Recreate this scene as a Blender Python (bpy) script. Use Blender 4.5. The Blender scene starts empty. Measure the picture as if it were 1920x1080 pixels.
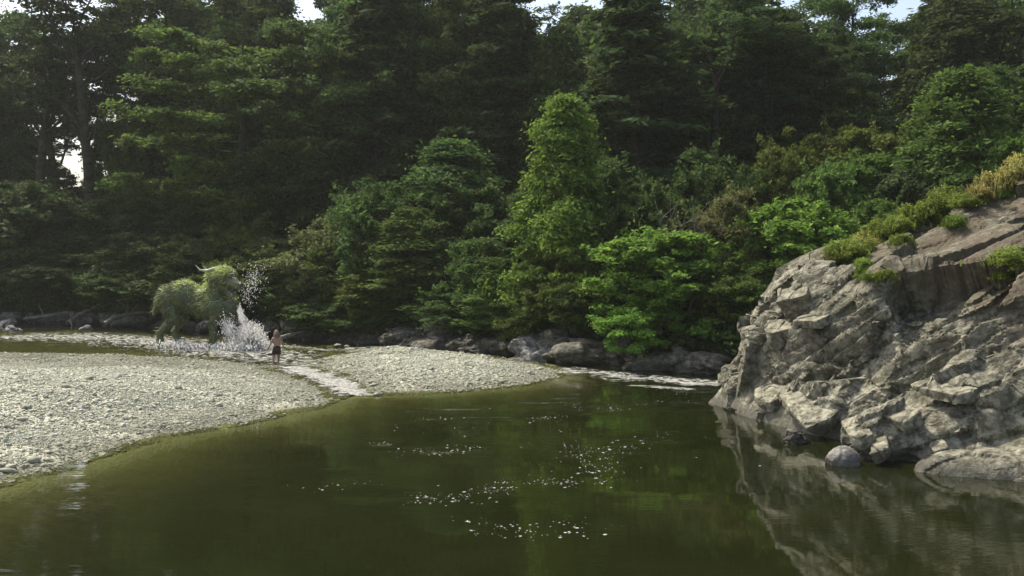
import bpy, math
import numpy as np
from mathutils import Vector
from mathutils.bvhtree import BVHTree

SC = bpy.context.scene
COL = SC.collection
# ------------------------------------------------------------------ camera, sky, sun, exposure
CAM_H = 4.1
F_PX = 1867.0
PITCH = math.atan(60 / F_PX)
cam = bpy.data.cameras.new('camera')
cam.lens = 35.0
cam.sensor_width = 36.0
cam.clip_start = 0.1
cam.clip_end = 2000
cam_ob = bpy.data.objects.new('camera', cam)
COL.objects.link(cam_ob)
cam_ob.location = (0, 0, CAM_H)
cam_ob.rotation_euler = (math.pi / 2 - PITCH, 0, 0)
SC.camera = cam_ob

SUN_DIR = np.array([-0.42, 0.34, 0.84])          # towards the sun: high, behind the scene, a little left
SUN_DIR = SUN_DIR / np.linalg.norm(SUN_DIR)
world = bpy.data.worlds.new('World')
SC.world = world
world.use_nodes = True
wn = world.node_tree
wn.nodes.clear()
w_out = wn.nodes.new('ShaderNodeOutputWorld')
w_bg = wn.nodes.new('ShaderNodeBackground')
w_sky = wn.nodes.new('ShaderNodeTexSky')
w_sky.sky_type = 'NISHITA'
w_sky.sun_disc = False
w_sky.sun_elevation = math.asin(SUN_DIR[2])
w_sky.sun_rotation = math.atan2(SUN_DIR[0], SUN_DIR[1])
w_sky.dust_density = 4.5
w_sky.ozone_density = 0.6
w_bg.inputs['Strength'].default_value = 0.15
wn.links.new(w_sky.outputs[0], w_bg.inputs[0])
wn.links.new(w_bg.outputs[0], w_out.inputs[0])

sun = bpy.data.lights.new('sun', 'SUN')
sun.energy = 3.4
sun.angle = math.radians(0.6)
sun.color = (1.0, 0.96, 0.83)
sun_ob = bpy.data.objects.new('sun', sun)
COL.objects.link(sun_ob)
sun_ob.location = (-30, 40, 60)
sun_ob.rotation_euler = Vector(SUN_DIR).to_track_quat('Z', 'Y').to_euler()

SC.view_settings.view_transform = 'Standard'
SC.view_settings.look = 'None'
SC.view_settings.exposure = 0.85
SC.view_settings.gamma = 1.0
SC.view_settings.use_curve_mapping = False
SC.cycles.max_bounces = 6
SC.cycles.diffuse_bounces = 3
SC.cycles.glossy_bounces = 3
SC.cycles.transmission_bounces = 4
SC.cycles.transparent_max_bounces = 8
SC.cycles.use_denoising = True

RNG = np.random.default_rng(7)


# ------------------------------------------------------------------ helpers: pixels, noise, meshes
def ray(px, py):
    dx = (px - 960) / F_PX
    dy = (540 - py) / F_PX
    d = np.array([dx, math.cos(PITCH) + dy * math.sin(PITCH), -math.sin(PITCH) + dy * math.cos(PITCH)])
    return d


def G(px, py, z=0.0):
    d = ray(px, py)
    t = (z - CAM_H) / d[2]
    return np.array([d[0] * t, d[1] * t, z])


def at_depth(px, py, y):
    d = ray(px, py)
    t = y / d[1]
    return np.array([d[0] * t, y, CAM_H + d[2] * t])


def hash3(i, j, k, seed):
    n = (i.astype(np.int64) * 73856093) ^ (j.astype(np.int64) * 19349663) ^ (k.astype(np.int64) * 83492791) ^ (seed * 2654435761)
    n = (n ^ (n >> 13)) * 1274126177 & 0x7fffffff
    n = (n ^ (n >> 16)) * 668265263 & 0x7fffffff
    n = n ^ (n >> 11)
    return (n & 0xffffff) / float(0xffffff)


def vnoise(P, seed=0):
    F = np.floor(P)
    f = P - F
    f = f * f * (3 - 2 * f)
    I = F.astype(np.int64)
    out = 0
    for a in (0, 1):
        wa = f[:, 0] if a else 1 - f[:, 0]
        for b in (0, 1):
            wb = f[:, 1] if b else 1 - f[:, 1]
            for c in (0, 1):
                wc = f[:, 2] if c else 1 - f[:, 2]
                out = out + wa * wb * wc * hash3(I[:, 0] + a, I[:, 1] + b, I[:, 2] + c, seed)
    return out * 2 - 1


def fbm(P, seed=0, octs=4):
    s, a, o = 0, 0.5, P.copy()
    for k in range(octs):
        s = s + a * vnoise(o, seed + k * 17)
        o = o * 2.03 + 3.1
        a *= 0.5
    return s


def facets(P, seed=0, tilt=0.55):
    """fractured-rock relief: every cell is a tilted plane; returns height and distance-to-crack"""
    I = np.floor(P).astype(np.int64)
    n = len(P)
    d1 = np.full(n, 1e9)
    d2 = np.full(n, 1e9)
    h = np.zeros(n)
    for a in (-1, 0, 1):
        for b in (-1, 0, 1):
            for c in (-1, 0, 1):
                i, j, k = I[:, 0] + a, I[:, 1] + b, I[:, 2] + c
                s = np.stack([i + hash3(i, j, k, seed), j + hash3(i, j, k, seed + 1), k + hash3(i, j, k, seed + 2)], 1)
                q = P - s
                d = np.sqrt((q * q).sum(1))
                g = np.stack([hash3(i, j, k, seed + 3), hash3(i, j, k, seed + 4), hash3(i, j, k, seed + 5)], 1) - 0.5
                hh = (hash3(i, j, k, seed + 6) - 0.5) + 2 * tilt * (g * q).sum(1)
                m = d < d1
                d2 = np.where(m, d1, np.minimum(d2, d))
                h = np.where(m, hh, h)
                d1 = np.where(m, d, d1)
    return h, d2 - d1


def smooth(a, b, x):
    t = np.clip((x - a) / (b - a), 0, 1)
    return t * t * (3 - 2 * t)


def mesh_np(name, V, faces, mat=None, flat=True):
    """faces: one (N,k) array or a list of such arrays"""
    if not isinstance(faces, list):
        faces = [faces]
    faces = [np.asarray(f, dtype=np.int32) for f in faces if len(f)]
    me = bpy.data.meshes.new(name)
    V = np.asarray(V, dtype=np.float32)
    me.vertices.add(len(V))
    me.vertices.foreach_set('co', V.ravel())
    nl = sum(f.size for f in faces)
    npoly = sum(len(f) for f in faces)
    me.loops.add(nl)
    me.polygons.add(npoly)
    me.loops.foreach_set('vertex_index', np.concatenate([f.ravel() for f in faces]))
    tot = np.concatenate([np.full(len(f), f.shape[1], dtype=np.int32) for f in faces])
    start = np.concatenate([[0], np.cumsum(tot)[:-1]]).astype(np.int32)
    me.polygons.foreach_set('loop_start', start)
    me.polygons.foreach_set('loop_total', tot)
    me.polygons.foreach_set('use_smooth', np.full(npoly, not flat, dtype=bool))
    me.update(calc_edges=True)
    if mat:
        me.materials.append(mat)
    return me


def obj(name, me, parent=None, loc=(0, 0, 0), rot=(0, 0, 0), scale=(1, 1, 1)):
    o = bpy.data.objects.new(name, me)
    COL.objects.link(o)
    o.location, o.rotation_euler, o.scale = loc, rot, scale
    if parent:
        o.parent = parent
    return o


def tag(o, label=None, cat=None, group=None, kind=None):
    if label and not 4 <= len(label.replace(',', '').split()) <= 16:
        print('LABEL LENGTH', label)
    if label:
        o['label'] = label
    if cat:
        o['category'] = cat
    if group:
        o['group'] = group
    if kind:
        o['kind'] = kind
    return o


def attr(me, name, vals):
    a = me.attributes.new(name, 'FLOAT', 'POINT')
    a.data.foreach_set('value', np.asarray(vals, dtype=np.float32))


def surface_nets(fn, lo, hi, res, mask_band=None):
    lo, hi = np.array(lo, float), np.array(hi, float)
    n = np.ceil((hi - lo) / res).astype(int) + 1
    xs = [lo[k] + res * np.arange(n[k]) for k in range(3)]
    X, Y, Z = np.meshgrid(*xs, indexing='ij')
    S = fn(np.stack([X.ravel(), Y.ravel(), Z.ravel()], 1)).reshape(n)
    inside = S < 0
    cnt = np.zeros(n - 1, int)
    cx = np.zeros(n - 1)
    cy = np.zeros(n - 1)
    cz = np.zeros(n - 1)
    num = np.zeros(n - 1)
    sl = lambda d: tuple(slice(d[k], n[k] - 1 + d[k]) for k in range(3))
    corners = [(a, b, c) for a in (0, 1) for b in (0, 1) for c in (0, 1)]
    for d in corners:
        cnt += inside[sl(d)]
    for ax in range(3):
        for d in corners:
            if d[ax]:
                continue
            e = list(d)
            e[ax] = 1
            s0, s1 = S[sl(d)], S[sl(e)]
            cr = (s0 < 0) != (s1 < 0)
            t = np.where(cr, s0 / np.where(cr, s0 - s1, 1), 0)
            p = [np.full(t.shape, float(d[k])) for k in range(3)]
            p[ax] = t
            cx += np.where(cr, p[0], 0)
            cy += np.where(cr, p[1], 0)
            cz += np.where(cr, p[2], 0)
            num += cr
    act = (cnt > 0) & (cnt < 8)
    idx = np.full(n - 1, -1, dtype=np.int64)
    idx[act] = np.arange(act.sum())
    I, J, K = np.nonzero(act)
    m = num[act]
    V = np.stack([lo[0] + (I + cx[act] / m) * res, lo[1] + (J + cy[act] / m) * res, lo[2] + (K + cz[act] / m) * res], 1)
    quads = []
    for ax in range(3):
        a, b = [(1, 2), (2, 0), (0, 1)][ax]
        s0 = [slice(None)] * 3
        s1 = [slice(None)] * 3
        for k in (a, b):
            s0[k] = slice(1, n[k] - 1)
            s1[k] = slice(1, n[k] - 1)
        s0[ax] = slice(0, n[ax] - 1)
        s1[ax] = slice(1, n[ax])
        A, B = inside[tuple(s0)], inside[tuple(s1)]
        for flip, M in ((False, A & ~B), (True, ~A & B)):
            q = np.argwhere(M)
            if not len(q):
                continue
            q[:, a] += 1
            q[:, b] += 1

            def at(da, db):
                r = q.copy()
                r[:, a] -= da
                r[:, b] -= db
                return idx[r[:, 0], r[:, 1], r[:, 2]]
            f = np.stack([at(1, 1), at(0, 1), at(0, 0), at(1, 0)], 1)
            if flip:
                f = f[:, ::-1]
            quads.append(f)
    Q = np.concatenate(quads) if quads else np.zeros((0, 4), int)
    Q = Q[(Q >= 0).all(1)]
    return V, Q


def vnormals(V, Q):
    a, b, c, d = V[Q[:, 0]], V[Q[:, 1]], V[Q[:, 2]], V[Q[:, 3]]
    fn = np.cross(c - a, d - b)
    N = np.zeros_like(V)
    for k in range(4):
        np.add.at(N, Q[:, k], fn)
    return N / (np.linalg.norm(N, axis=1, keepdims=True) + 1e-12)


def capsule(P, a, b, r0, r1):
    a, b = np.array(a, float), np.array(b, float)
    ba = b - a
    t = np.clip(((P - a) @ ba) / max(ba @ ba, 1e-9), 0, 1)
    return np.linalg.norm(P - a - t[:, None] * ba, axis=1) - (r0 + (r1 - r0) * t)


def smin(a, b, k):
    h = np.clip(0.5 + 0.5 * (b - a) / k, 0, 1)
    return b + (a - b) * h - k * h * (1 - h)


def tube(pts, radii, n=7):
    pts = np.array(pts, float)
    V, Q = [], []
    up = np.array([0.13, 0.31, 0.94])
    for i, p in enumerate(pts):
        t = pts[min(i + 1, len(pts) - 1)] - pts[max(i - 1, 0)]
        t = t / (np.linalg.norm(t) + 1e-9)
        u = np.cross(t, up if abs(t @ up) < 0.93 else np.array([1.0, 0, 0]))
        u /= np.linalg.norm(u)
        w = np.cross(t, u)
        for k in range(n):
            an = 2 * math.pi * k / n
            V.append(p + radii[i] * (math.cos(an) * u + math.sin(an) * w))
    for i in range(len(pts) - 1):
        for k in range(n):
            Q.append((i * n + k, i * n + (k + 1) % n, (i + 1) * n + (k + 1) % n, (i + 1) * n + k))
    return np.array(V), np.array(Q)


def merge(parts):
    Vs, Qs, o = [], [], 0
    for V, Q in parts:
        Vs.append(V)
        Qs.append(np.asarray(Q) + o)
        o += len(V)
    return np.concatenate(Vs), np.concatenate(Qs)


# ------------------------------------------------------------------ materials
class NT:
    def __init__(self, name):
        self.m = bpy.data.materials.new(name)
        self.m.use_nodes = True
        self.t = self.m.node_tree
        self.t.nodes.clear()
        self.out = self.n('ShaderNodeOutputMaterial')

    def n(self, kind, **kw):
        nd = self.t.nodes.new(kind)
        for k, v in kw.items():
            setattr(nd, k, v)
        return nd

    def l(self, a, b):
        self.t.links.new(a, b)

    def val(self, sock, v):
        if hasattr(v, 'links') or isinstance(v, bpy.types.NodeSocket):
            self.l(v, sock)
        else:
            sock.default_value = v

    def noise(self, vec, scale, detail=4, rough=0.55):
        x = self.n('ShaderNodeTexNoise')
        x.inputs['Scale'].default_value = scale
        x.inputs['Detail'].default_value = detail
        x.inputs['Roughness'].default_value = rough
        if vec is not None:
            self.l(vec, x.inputs['Vector'])
        return x.outputs['Fac']

    def ramp(self, fac, stops):
        r = self.n('ShaderNodeValToRGB')
        e = r.color_ramp.elements
        while len(e) < len(stops):
            e.new(0.5)
        for k, (p, c) in enumerate(stops):
            e[k].position = p
            e[k].color = (*c, 1) if len(c) == 3 else c
        self.l(fac, r.inputs['Fac'])
        return r.outputs['Color']

    def mix(self, fac, a, b):
        m = self.n('ShaderNodeMix', data_type='RGBA')
        self.val(m.inputs[0], fac)
        for s, v in ((m.inputs[6], a), (m.inputs[7], b)):
            if isinstance(v, tuple):
                s.default_value = (*v, 1)
            else:
                self.l(v, s)
        return m.outputs[2]

    def math(self, op, a, b=0.0, clamp=False):
        m = self.n('ShaderNodeMath', operation=op, use_clamp=clamp)
        self.val(m.inputs[0], a)
        self.val(m.inputs[1], b)
        return m.outputs[0]

    def maprange(self, v, a, b, c=0.0, d=1.0):
        m = self.n('ShaderNodeMapRange')
        self.l(v, m.inputs[0])
        for k, x in enumerate((a, b, c, d)):
            m.inputs[k + 1].default_value = x
        return m.outputs[0]

    def attr(self, name):
        a = self.n('ShaderNodeAttribute', attribute_name=name)
        return a.outputs['Fac']

    def pos(self):
        return self.n('ShaderNodeNewGeometry').outputs['Position']

    def objco(self):
        return self.n('ShaderNodeTexCoord').outputs['Object']

    def bump(self, h, strength=0.5, dist=0.05):
        b = self.n('ShaderNodeBump')
        self.val(b.inputs['Strength'], strength)
        b.inputs['Distance'].default_value = dist
        self.l(h, b.inputs['Height'])
        return b.outputs[0]

    def bsdf(self, color, rough=0.8, normal=None, spec=0.3):
        p = self.n('ShaderNodeBsdfPrincipled')
        if isinstance(color, tuple):
            p.inputs['Base Color'].default_value = (*color, 1)
        else:
            self.l(color, p.inputs['Base Color'])
        self.val(p.inputs['Roughness'], rough)
        p.inputs['Specular IOR Level'].default_value = spec
        if normal is not None:
            self.l(normal, p.inputs['Normal'])
        return p.outputs[0]

    def done(self, sh):
        self.l(sh, self.out.inputs['Surface'])
        return self.m


def leaf_mat(name, col, var=0.45, trans=0.42, hue=(1.08, 1.0, 0.6)):
    t = NT(name)
    oi = t.n('ShaderNodeObjectInfo').outputs['Random']
    isl = t.n('ShaderNodeNewGeometry').outputs['Random Per Island']
    lo = tuple(c * (1 - var) for c in col)
    hi = tuple(min(1, c * (1 + var) * h) for c, h in zip(col, hue))
    c = t.ramp(isl, [(0.0, lo), (0.55, col), (1.0, hi)])
    hsv = t.n('ShaderNodeHueSaturation')
    t.l(c, hsv.inputs['Color'])
    t.l(t.maprange(oi, 0, 1, 0.485, 0.515), hsv.inputs['Hue'])
    t.l(t.maprange(oi, 0, 1, 0.8, 1.2), hsv.inputs['Value'])
    c = hsv.outputs[0]
    d = t.bsdf(c, 0.7, spec=0.10)
    tr = t.n('ShaderNodeBsdfTranslucent')
    t.l(c, tr.inputs['Color'])
    ms = t.n('ShaderNodeMixShader')
    ms.inputs[0].default_value = trans
    t.l(d, ms.inputs[1])
    t.l(tr.outputs[0], ms.inputs[2])
    return t.done(ms.outputs[0])


def bark_mat(name, a, b):
    t = NT(name)
    co = t.objco()
    f = t.noise(co, 3.0, 6, 0.7)
    c = t.ramp(f, [(0.3, a), (0.7, b)])
    return t.done(t.bsdf(c, 0.9, t.bump(t.noise(co, 9, 4), 0.6, 0.05), 0.15))


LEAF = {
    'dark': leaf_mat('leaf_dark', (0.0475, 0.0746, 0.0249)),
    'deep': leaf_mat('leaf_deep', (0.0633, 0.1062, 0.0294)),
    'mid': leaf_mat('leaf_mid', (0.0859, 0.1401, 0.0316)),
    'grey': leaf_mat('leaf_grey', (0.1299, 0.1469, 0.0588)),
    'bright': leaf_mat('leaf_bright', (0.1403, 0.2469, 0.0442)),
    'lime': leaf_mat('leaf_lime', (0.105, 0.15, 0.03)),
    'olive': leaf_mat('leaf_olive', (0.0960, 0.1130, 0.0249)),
    'straw': leaf_mat('leaf_straw', (0.30, 0.29, 0.10), hue=(1.1, 1.0, 0.7)),
    'grass': leaf_mat('leaf_grass', (0.17, 0.235, 0.05), trans=0.42),
}
BARK = bark_mat('bark', (0.018, 0.014, 0.010), (0.075, 0.062, 0.048))
BARK_PALE = bark_mat('bark_pale', (0.06, 0.052, 0.042), (0.21, 0.19, 0.16))
DRIFT = bark_mat('driftwood_grey', (0.09, 0.08, 0.065), (0.26, 0.235, 0.2))


def rock_mat(name, dark, mid, pale, wet=True, dirt=None, scale=1.0, moss=None):
    t = NT(name)
    p = t.pos()
    n1 = t.noise(p, 0.7 * scale, 6, 0.65)
    n2 = t.noise(p, 5.0 * scale, 6, 0.7)
    c = t.ramp(n1, [(0.32, mid), (0.5, tuple((a + b) / 2 for a, b in zip(mid, pale))), (0.68, pale)])
    c = t.mix(t.maprange(n2, 0.42, 0.62), dark, c)
    isl = None
    if dirt:
        a = t.attr('dirt')
        c = t.mix(t.math('MULTIPLY', a, t.maprange(t.noise(p, 1.6, 5, 0.7), 0.3, 0.55)), c, dirt)
    if moss:
        nm = t.noise(p, 1.1 * scale, 5, 0.7)
        c = t.mix(t.math('MULTIPLY', t.maprange(nm, 0.5, 0.68), 0.65), c, moss)
    rough = 0.85
    if wet:
        z = t.n('ShaderNodeSeparateXYZ')
        t.l(p, z.inputs[0])
        zz = t.math('ADD', z.outputs[2], t.math('MULTIPLY', t.math('SUBTRACT', t.noise(p, 1.5, 3), 0.5), 0.35))
        w = t.maprange(zz, 0.14, 0.36, 1.0, 0.0)
        c = t.mix(t.math('MULTIPLY', w, 0.72), c, tuple(x * 0.28 for x in mid))
        rough = t.math('SUBTRACT', 0.85, t.math('MULTIPLY', w, 0.45))
    h = t.math('ADD', t.noise(p, 7 * scale, 8, 0.7), t.math('MULTIPLY', t.noise(p, 26 * scale, 4, 0.6), 0.35))
    return t.done(t.bsdf(c, rough, t.bump(h, 0.75, 0.09 / scale), 0.22))


ROCK = rock_mat('outcrop_rock', (0.078, 0.071, 0.049), (0.195, 0.182, 0.132), (0.35, 0.332, 0.252), dirt=(0.088, 0.068, 0.044), moss=(0.085, 0.088, 0.05))
SLAB = rock_mat('slab_rock', (0.10, 0.093, 0.065), (0.235, 0.22, 0.155), (0.36, 0.34, 0.255))
BOULDER = rock_mat('boulder_rock', (0.05, 0.044, 0.034), (0.12, 0.11, 0.086), (0.23, 0.214, 0.17), moss=(0.07, 0.075, 0.035))
BOULDER_PALE = rock_mat('boulder_pale', (0.10, 0.095, 0.085), (0.22, 0.21, 0.185), (0.36, 0.345, 0.30))


def stone_mat():
    t = NT('river_stone')
    r = t.n('ShaderNodeObjectInfo').outputs['Random']
    c = t.ramp(r, [(0.0, (0.14, 0.137, 0.108)), (0.15, (0.22, 0.222, 0.152)), (0.6, (0.34, 0.342, 0.235)), (0.92, (0.44, 0.44, 0.315)), (1.0, (0.55, 0.545, 0.41))])
    p = t.pos()
    c = t.mix(t.maprange(t.noise(p, 22, 3), 0.35, 0.7), c, (0.29, 0.28, 0.235))
    z = t.n('ShaderNodeSeparateXYZ')
    t.l(p, z.inputs[0])
    w = t.maprange(z.outputs[2], 0.02, 0.30, 0.62, 0.0)
    c = t.mix(w, c, (0.12, 0.112, 0.068))
    return t.done(t.bsdf(c, 0.8, t.bump(t.noise(p, 60, 3), 0.3, 0.01), 0.25))


STONE = stone_mat()


def ground_mat(name, kind):
    t = NT(name)
    p = t.pos()
    if kind == 'gravel':
        n = t.noise(p, 9, 6, 0.75)
        v = t.n('ShaderNodeTexVoronoi')
        v.inputs['Scale'].default_value = 14
        t.l(p, v.inputs['Vector'])
        c = t.ramp(n, [(0.25, (0.22, 0.215, 0.16)), (0.5, (0.35, 0.345, 0.265)), (0.75, (0.47, 0.46, 0.365))])
        z = t.n('ShaderNodeSeparateXYZ')
        t.l(p, z.inputs[0])
        c = t.mix(t.maprange(z.outputs[2], 0.0, 0.10, 0.8, 0.0), c, (0.16, 0.15, 0.09))
        return t.done(t.bsdf(c, 0.85, t.bump(v.outputs['Distance'], 0.9, 0.06), 0.2))
    if kind == 'bed':
        n = t.noise(p, 3.5, 6, 0.7)
        c = t.ramp(n, [(0.3, (0.10, 0.095, 0.045)), (0.7, (0.2, 0.185, 0.10))])
        return t.done(t.bsdf(c, 0.9, t.bump(t.noise(p, 12, 4), 0.6, 0.06), 0.1))
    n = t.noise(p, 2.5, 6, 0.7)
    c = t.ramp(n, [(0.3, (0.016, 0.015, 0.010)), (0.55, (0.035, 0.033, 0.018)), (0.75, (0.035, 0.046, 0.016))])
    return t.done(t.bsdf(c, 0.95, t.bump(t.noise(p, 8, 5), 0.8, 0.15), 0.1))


def water_mat():
    t = NT('river_water')
    p = t.pos()
    dep = t.attr('depth')
    foam_a = t.attr('foam')
    rip_a = t.attr('ripple')
    mp = t.n('ShaderNodeMapping')
    mp.inputs['Scale'].default_value = (0.55, 1.5, 1)
    t.l(p, mp.inputs['Vector'])
    w1 = t.noise(mp.outputs[0], 2.2, 3, 0.55)
    w2 = t.noise(mp.outputs[0], 7.0, 2, 0.5)
    patch = t.maprange(t.noise(p, 0.22, 2), 0.45, 0.68, 0.06, 1.0)
    hsum = t.math('ADD', w1, t.math('MULTIPLY', w2, 0.35))
    amp = t.math('ADD', t.math('MULTIPLY', patch, 0.10), t.math('MULTIPLY', rip_a, 0.7))
    nb = t.bump(hsum, amp, 0.06)
    # body of the water: the deeper, the more of the murky olive scatter
    k = t.math('SUBTRACT', 1.0, t.math('POWER', 2.718, t.math('MULTIPLY', dep, -1.9)))
    tr = t.n('ShaderNodeBsdfTransparent')
    tr.inputs['Color'].default_value = (0.80, 0.84, 0.62, 1)
    di = t.n('ShaderNodeBsdfDiffuse')
    t.l(t.ramp(t.noise(p, 0.35, 3), [(0.35, (0.0070, 0.0090, 0.0022)), (0.65, (0.0112, 0.0130, 0.0034))]), di.inputs['Color'])
    body = t.n('ShaderNodeMixShader')
    t.l(k, body.inputs[0])
    t.l(tr.outputs[0], body.inputs[1])
    t.l(di.outputs[0], body.inputs[2])
    gl = t.n('ShaderNodeBsdfGlossy')
    gl.inputs['Roughness'].default_value = 0.03
    gl.inputs['Color'].default_value = (1, 1, 1, 1)
    t.l(nb, gl.inputs['Normal'])
    fr = t.n('ShaderNodeFresnel')
    fr.inputs['IOR'].default_value = 1.4
    t.l(nb, fr.inputs['Normal'])
    ms = t.n('ShaderNodeMixShader')
    t.l(fr.outputs[0], ms.inputs[0])
    t.l(body.outputs[0], ms.inputs[1])
    t.l(gl.outputs[0], ms.inputs[2])
    # white water
    mf = t.n('ShaderNodeMapping')
    mf.inputs['Scale'].default_value = (0.8, 1.6, 1)
    t.l(p, mf.inputs['Vector'])
    fn = t.noise(mf.outputs[0], 3.4, 6, 0.72)
    thr = t.math('SUBTRACT', 0.86, t.math('MULTIPLY', foam_a, 0.5))
    fm = t.math('MULTIPLY', t.math('SUBTRACT', fn, thr), 9.0, clamp=True)
    fd = t.n('ShaderNodeBsdfDiffuse')
    t.l(t.ramp(t.noise(p, 9, 4, .7), [(.35, (.22, .215, .185)), (.65, (.50, .49, .44))]), fd.inputs['Color'])
    t.l(t.bump(t.noise(mf.outputs[0], 5.5, 5, .7), 1.0, .16), fd.inputs['Normal'])
    m2 = t.n('ShaderNodeMixShader')
    t.l(fm, m2.inputs[0])
    t.l(ms.outputs[0], m2.inputs[1])
    t.l(fd.outputs[0], m2.inputs[2])
    return t.done(m2.outputs[0])


WATER = water_mat()


def plain(name, col, rough=0.7, spec=0.3, var=0.15, scale=20):
    t = NT(name)
    n = t.noise(t.objco(), scale, 4)
    c = t.ramp(n, [(0.3, tuple(x * (1 - var) for x in col)), (0.7, tuple(min(1, x * (1 + var)) for x in col))])
    return t.done(t.bsdf(c, rough, None, spec))


def foam_mat():
    t = NT('white_foam')
    d = t.n('ShaderNodeBsdfDiffuse')
    d.inputs['Color'].default_value = (0.9, 0.88, 0.84, 1)
    tr = t.n('ShaderNodeBsdfTranslucent')
    tr.inputs['Color'].default_value = (0.9, 0.88, 0.84, 1)
    m = t.n('ShaderNodeMixShader')
    m.inputs[0].default_value = 0.55
    t.l(d.outputs[0], m.inputs[1])
    t.l(tr.outputs[0], m.inputs[2])
    return t.done(m.outputs[0])


FOAM = foam_mat()
FLECK = plain('fleck_foam', (0.42, 0.42, 0.37), .6, .3, .4, 3)

# ------------------------------------------------------------------ the lie of the land
LEFT_BAR = np.array([G(*p)[:2] for p in [(-900, 1150), (-400, 1010), (-200, 955), (0, 897), (75, 881), (150, 859), (225, 836), (300, 816), (375, 799), (475, 781), (567, 764), (617, 745), (640, 739), (606, 722), (572, 706), (556, 696), (530, 690), (480, 688), (420, 680), (330, 672), (210, 666), (120, 664), (0, 662), (-200, 658), (-700, 658), (-1400, 680), (-1600, 1000)]])
RIGHT_BAR = np.array([G(*p)[:2] for p in [(690, 738), (792, 734), (905, 725), (960, 721), (1025, 707), (1050, 699), (1022, 687), (960, 676), (880, 664), (800, 655), (740, 650), (690, 654), (640, 667), (596, 681), (584, 692), (622, 703), (660, 721), (678, 737)]])
BANK = np.array([G(*p)[:2] for p in [(-1500, 596), (-400, 600), (0, 603), (100, 606), (200, 609), (300, 613), (400, 620), (500, 628), (560, 632), (660, 639), (760, 648), (860, 657), (960, 665), (1060, 676), (1160, 685), (1250, 692), (1345, 700)]] + [np.array([10.5, 32.0]), np.array([15, 30.0]), np.array([25, 28.5]), np.array([60, 24.0]), np.array([200, 20.0])])


def blob(px, py, rx, ry, pts=None):
    """soft mask around a point given in photo coordinates, radii in metres on the ground"""
    pts = P2 if pts is None else pts
    c = G(px, py)[:2]
    q = (pts - c) / np.array([rx, ry])
    return np.exp(-(q * q).sum(1))


def stroke(pixels, w, pts=None):
    pts = P2 if pts is None else pts
    c = [G(*p)[:2] for p in pixels]
    d = np.full(len(pts), 1e9)
    for a, b in zip(c[:-1], c[1:]):
        e = b - a
        t = np.clip(((pts - a) @ e) / (e @ e), 0, 1)
        d = np.minimum(d, np.linalg.norm(pts - a - t[:, None] * e, axis=1))
    return np.exp(-(d / w) ** 2)


STREAM = [(552, 692), (588, 702), (622, 714), (645, 726), (662, 739)]
def poly_sd(P, poly):
    """signed distance, positive inside"""
    d = np.full(len(P), 1e18)
    ins = np.zeros(len(P), bool)
    n = len(poly)
    for i in range(n):
        a, b = poly[i], poly[(i + 1) % n]
        e = b - a
        w = P - a
        t = np.clip((w @ e) / (e @ e), 0, 1)
        q = w - t[:, None] * e
        d = np.minimum(d, (q * q).sum(1))
        c = (a[1] <= P[:, 1]) != (b[1] <= P[:, 1])
        with np.errstate(divide='ignore', invalid='ignore'):
            xx = a[0] + (P[:, 1] - a[1]) * e[0] / e[1]
        ins ^= c & (P[:, 0] < xx)
    d = np.sqrt(d)
    return np.where(ins, d, -d)


FAR_POLY = np.concatenate([BANK, [[400, 20], [400, 700], [-700, 700], [-700, BANK[0][1]]]])


def ground_z(P2, parts=False):
    P2 = np.asarray(P2, float)
    P3 = np.stack([P2[:, 0], P2[:, 1], np.zeros(len(P2))], 1)
    wob = fbm(P3 * 0.45, 5, 3) * 0.5 + fbm(P3 * 1.7, 9, 2) * 0.16
    near = smooth(60, 30, P2[:, 1]) * 0.55 + 0.45
    dL = poly_sd(P2, LEFT_BAR) + wob * near * 0.7
    dR = poly_sd(P2, RIGHT_BAR) + wob * near * 0.6
    dF = poly_sd(P2, FAR_POLY) + wob * 1.2
    dB = np.maximum(dL, dR)
    back = smooth(0, -6, dF) * 0 + smooth(38.5, 42.5, P2[:, 1]) * smooth(-2, -7, P2[:, 0])
    deep = -1.5 + back * 1.32
    # shallow shelf then falling bed
    d = -dB
    bed = np.where(d < 0.8, -0.08 * d / 0.8, -0.08 - (d - 0.8) * 0.27)
    bed = np.maximum(bed, deep)
    dfo = np.maximum(-dF, 0)
    bed = np.maximum(bed, np.maximum(-0.3 - dfo * 0.5, deep))
    hl = 0.10 * smooth(0, 0.6, dL) + 0.62 * smooth(0.3, 4.6, dL) + 0.02 * np.clip(dL - 4, 0, 12)
    hl = hl * (1 - 0.88 * smooth(25, 38, P2[:, 1]))
    hr = 0.06 * smooth(0, 0.5, dR) + 0.26 * smooth(0.3, 3.0, dR)
    z = np.where(dB > 0, np.maximum(np.where(dL > 0, hl, 0), np.where(dR > 0, hr, 0)), bed)
    z = z + np.where(dB > 0.3, 1, 0) * fbm(P3 * 0.8, 21, 3) * 0.10 * smooth(0.3, 2, dB)
    ds = stroke(STREAM, 0.95, P2)
    z = np.where(dF < 0, z * (1 - np.clip(ds * 1.3, 0, 1)) - 0.05 * ds * (z > -0.05), z)
    land = 0.8 * smooth(0, 1.3, dF) + 0.20 * np.clip(dF, 0, 16) + 7 * (1 - np.exp(-np.clip(dF - 10, 0, None) / 45)) + fbm(P3 * 0.25, 31, 3) * 0.8 * smooth(0, 4, dF)
    z = np.where(dF > 0, land, z)
    nb = smooth(6, 0, P2[:, 1]) * 2.2                      # the bank the camera stands on
    z = np.maximum(z, -1.5 + nb * 1.2) if not parts else np.maximum(z, -1.5 + nb * 1.2)
    if parts:
        return z, dL, dR, dF
    return z


def gz(x, y):
    return float(ground_z(np.array([[x, y]]))[0])


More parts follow.
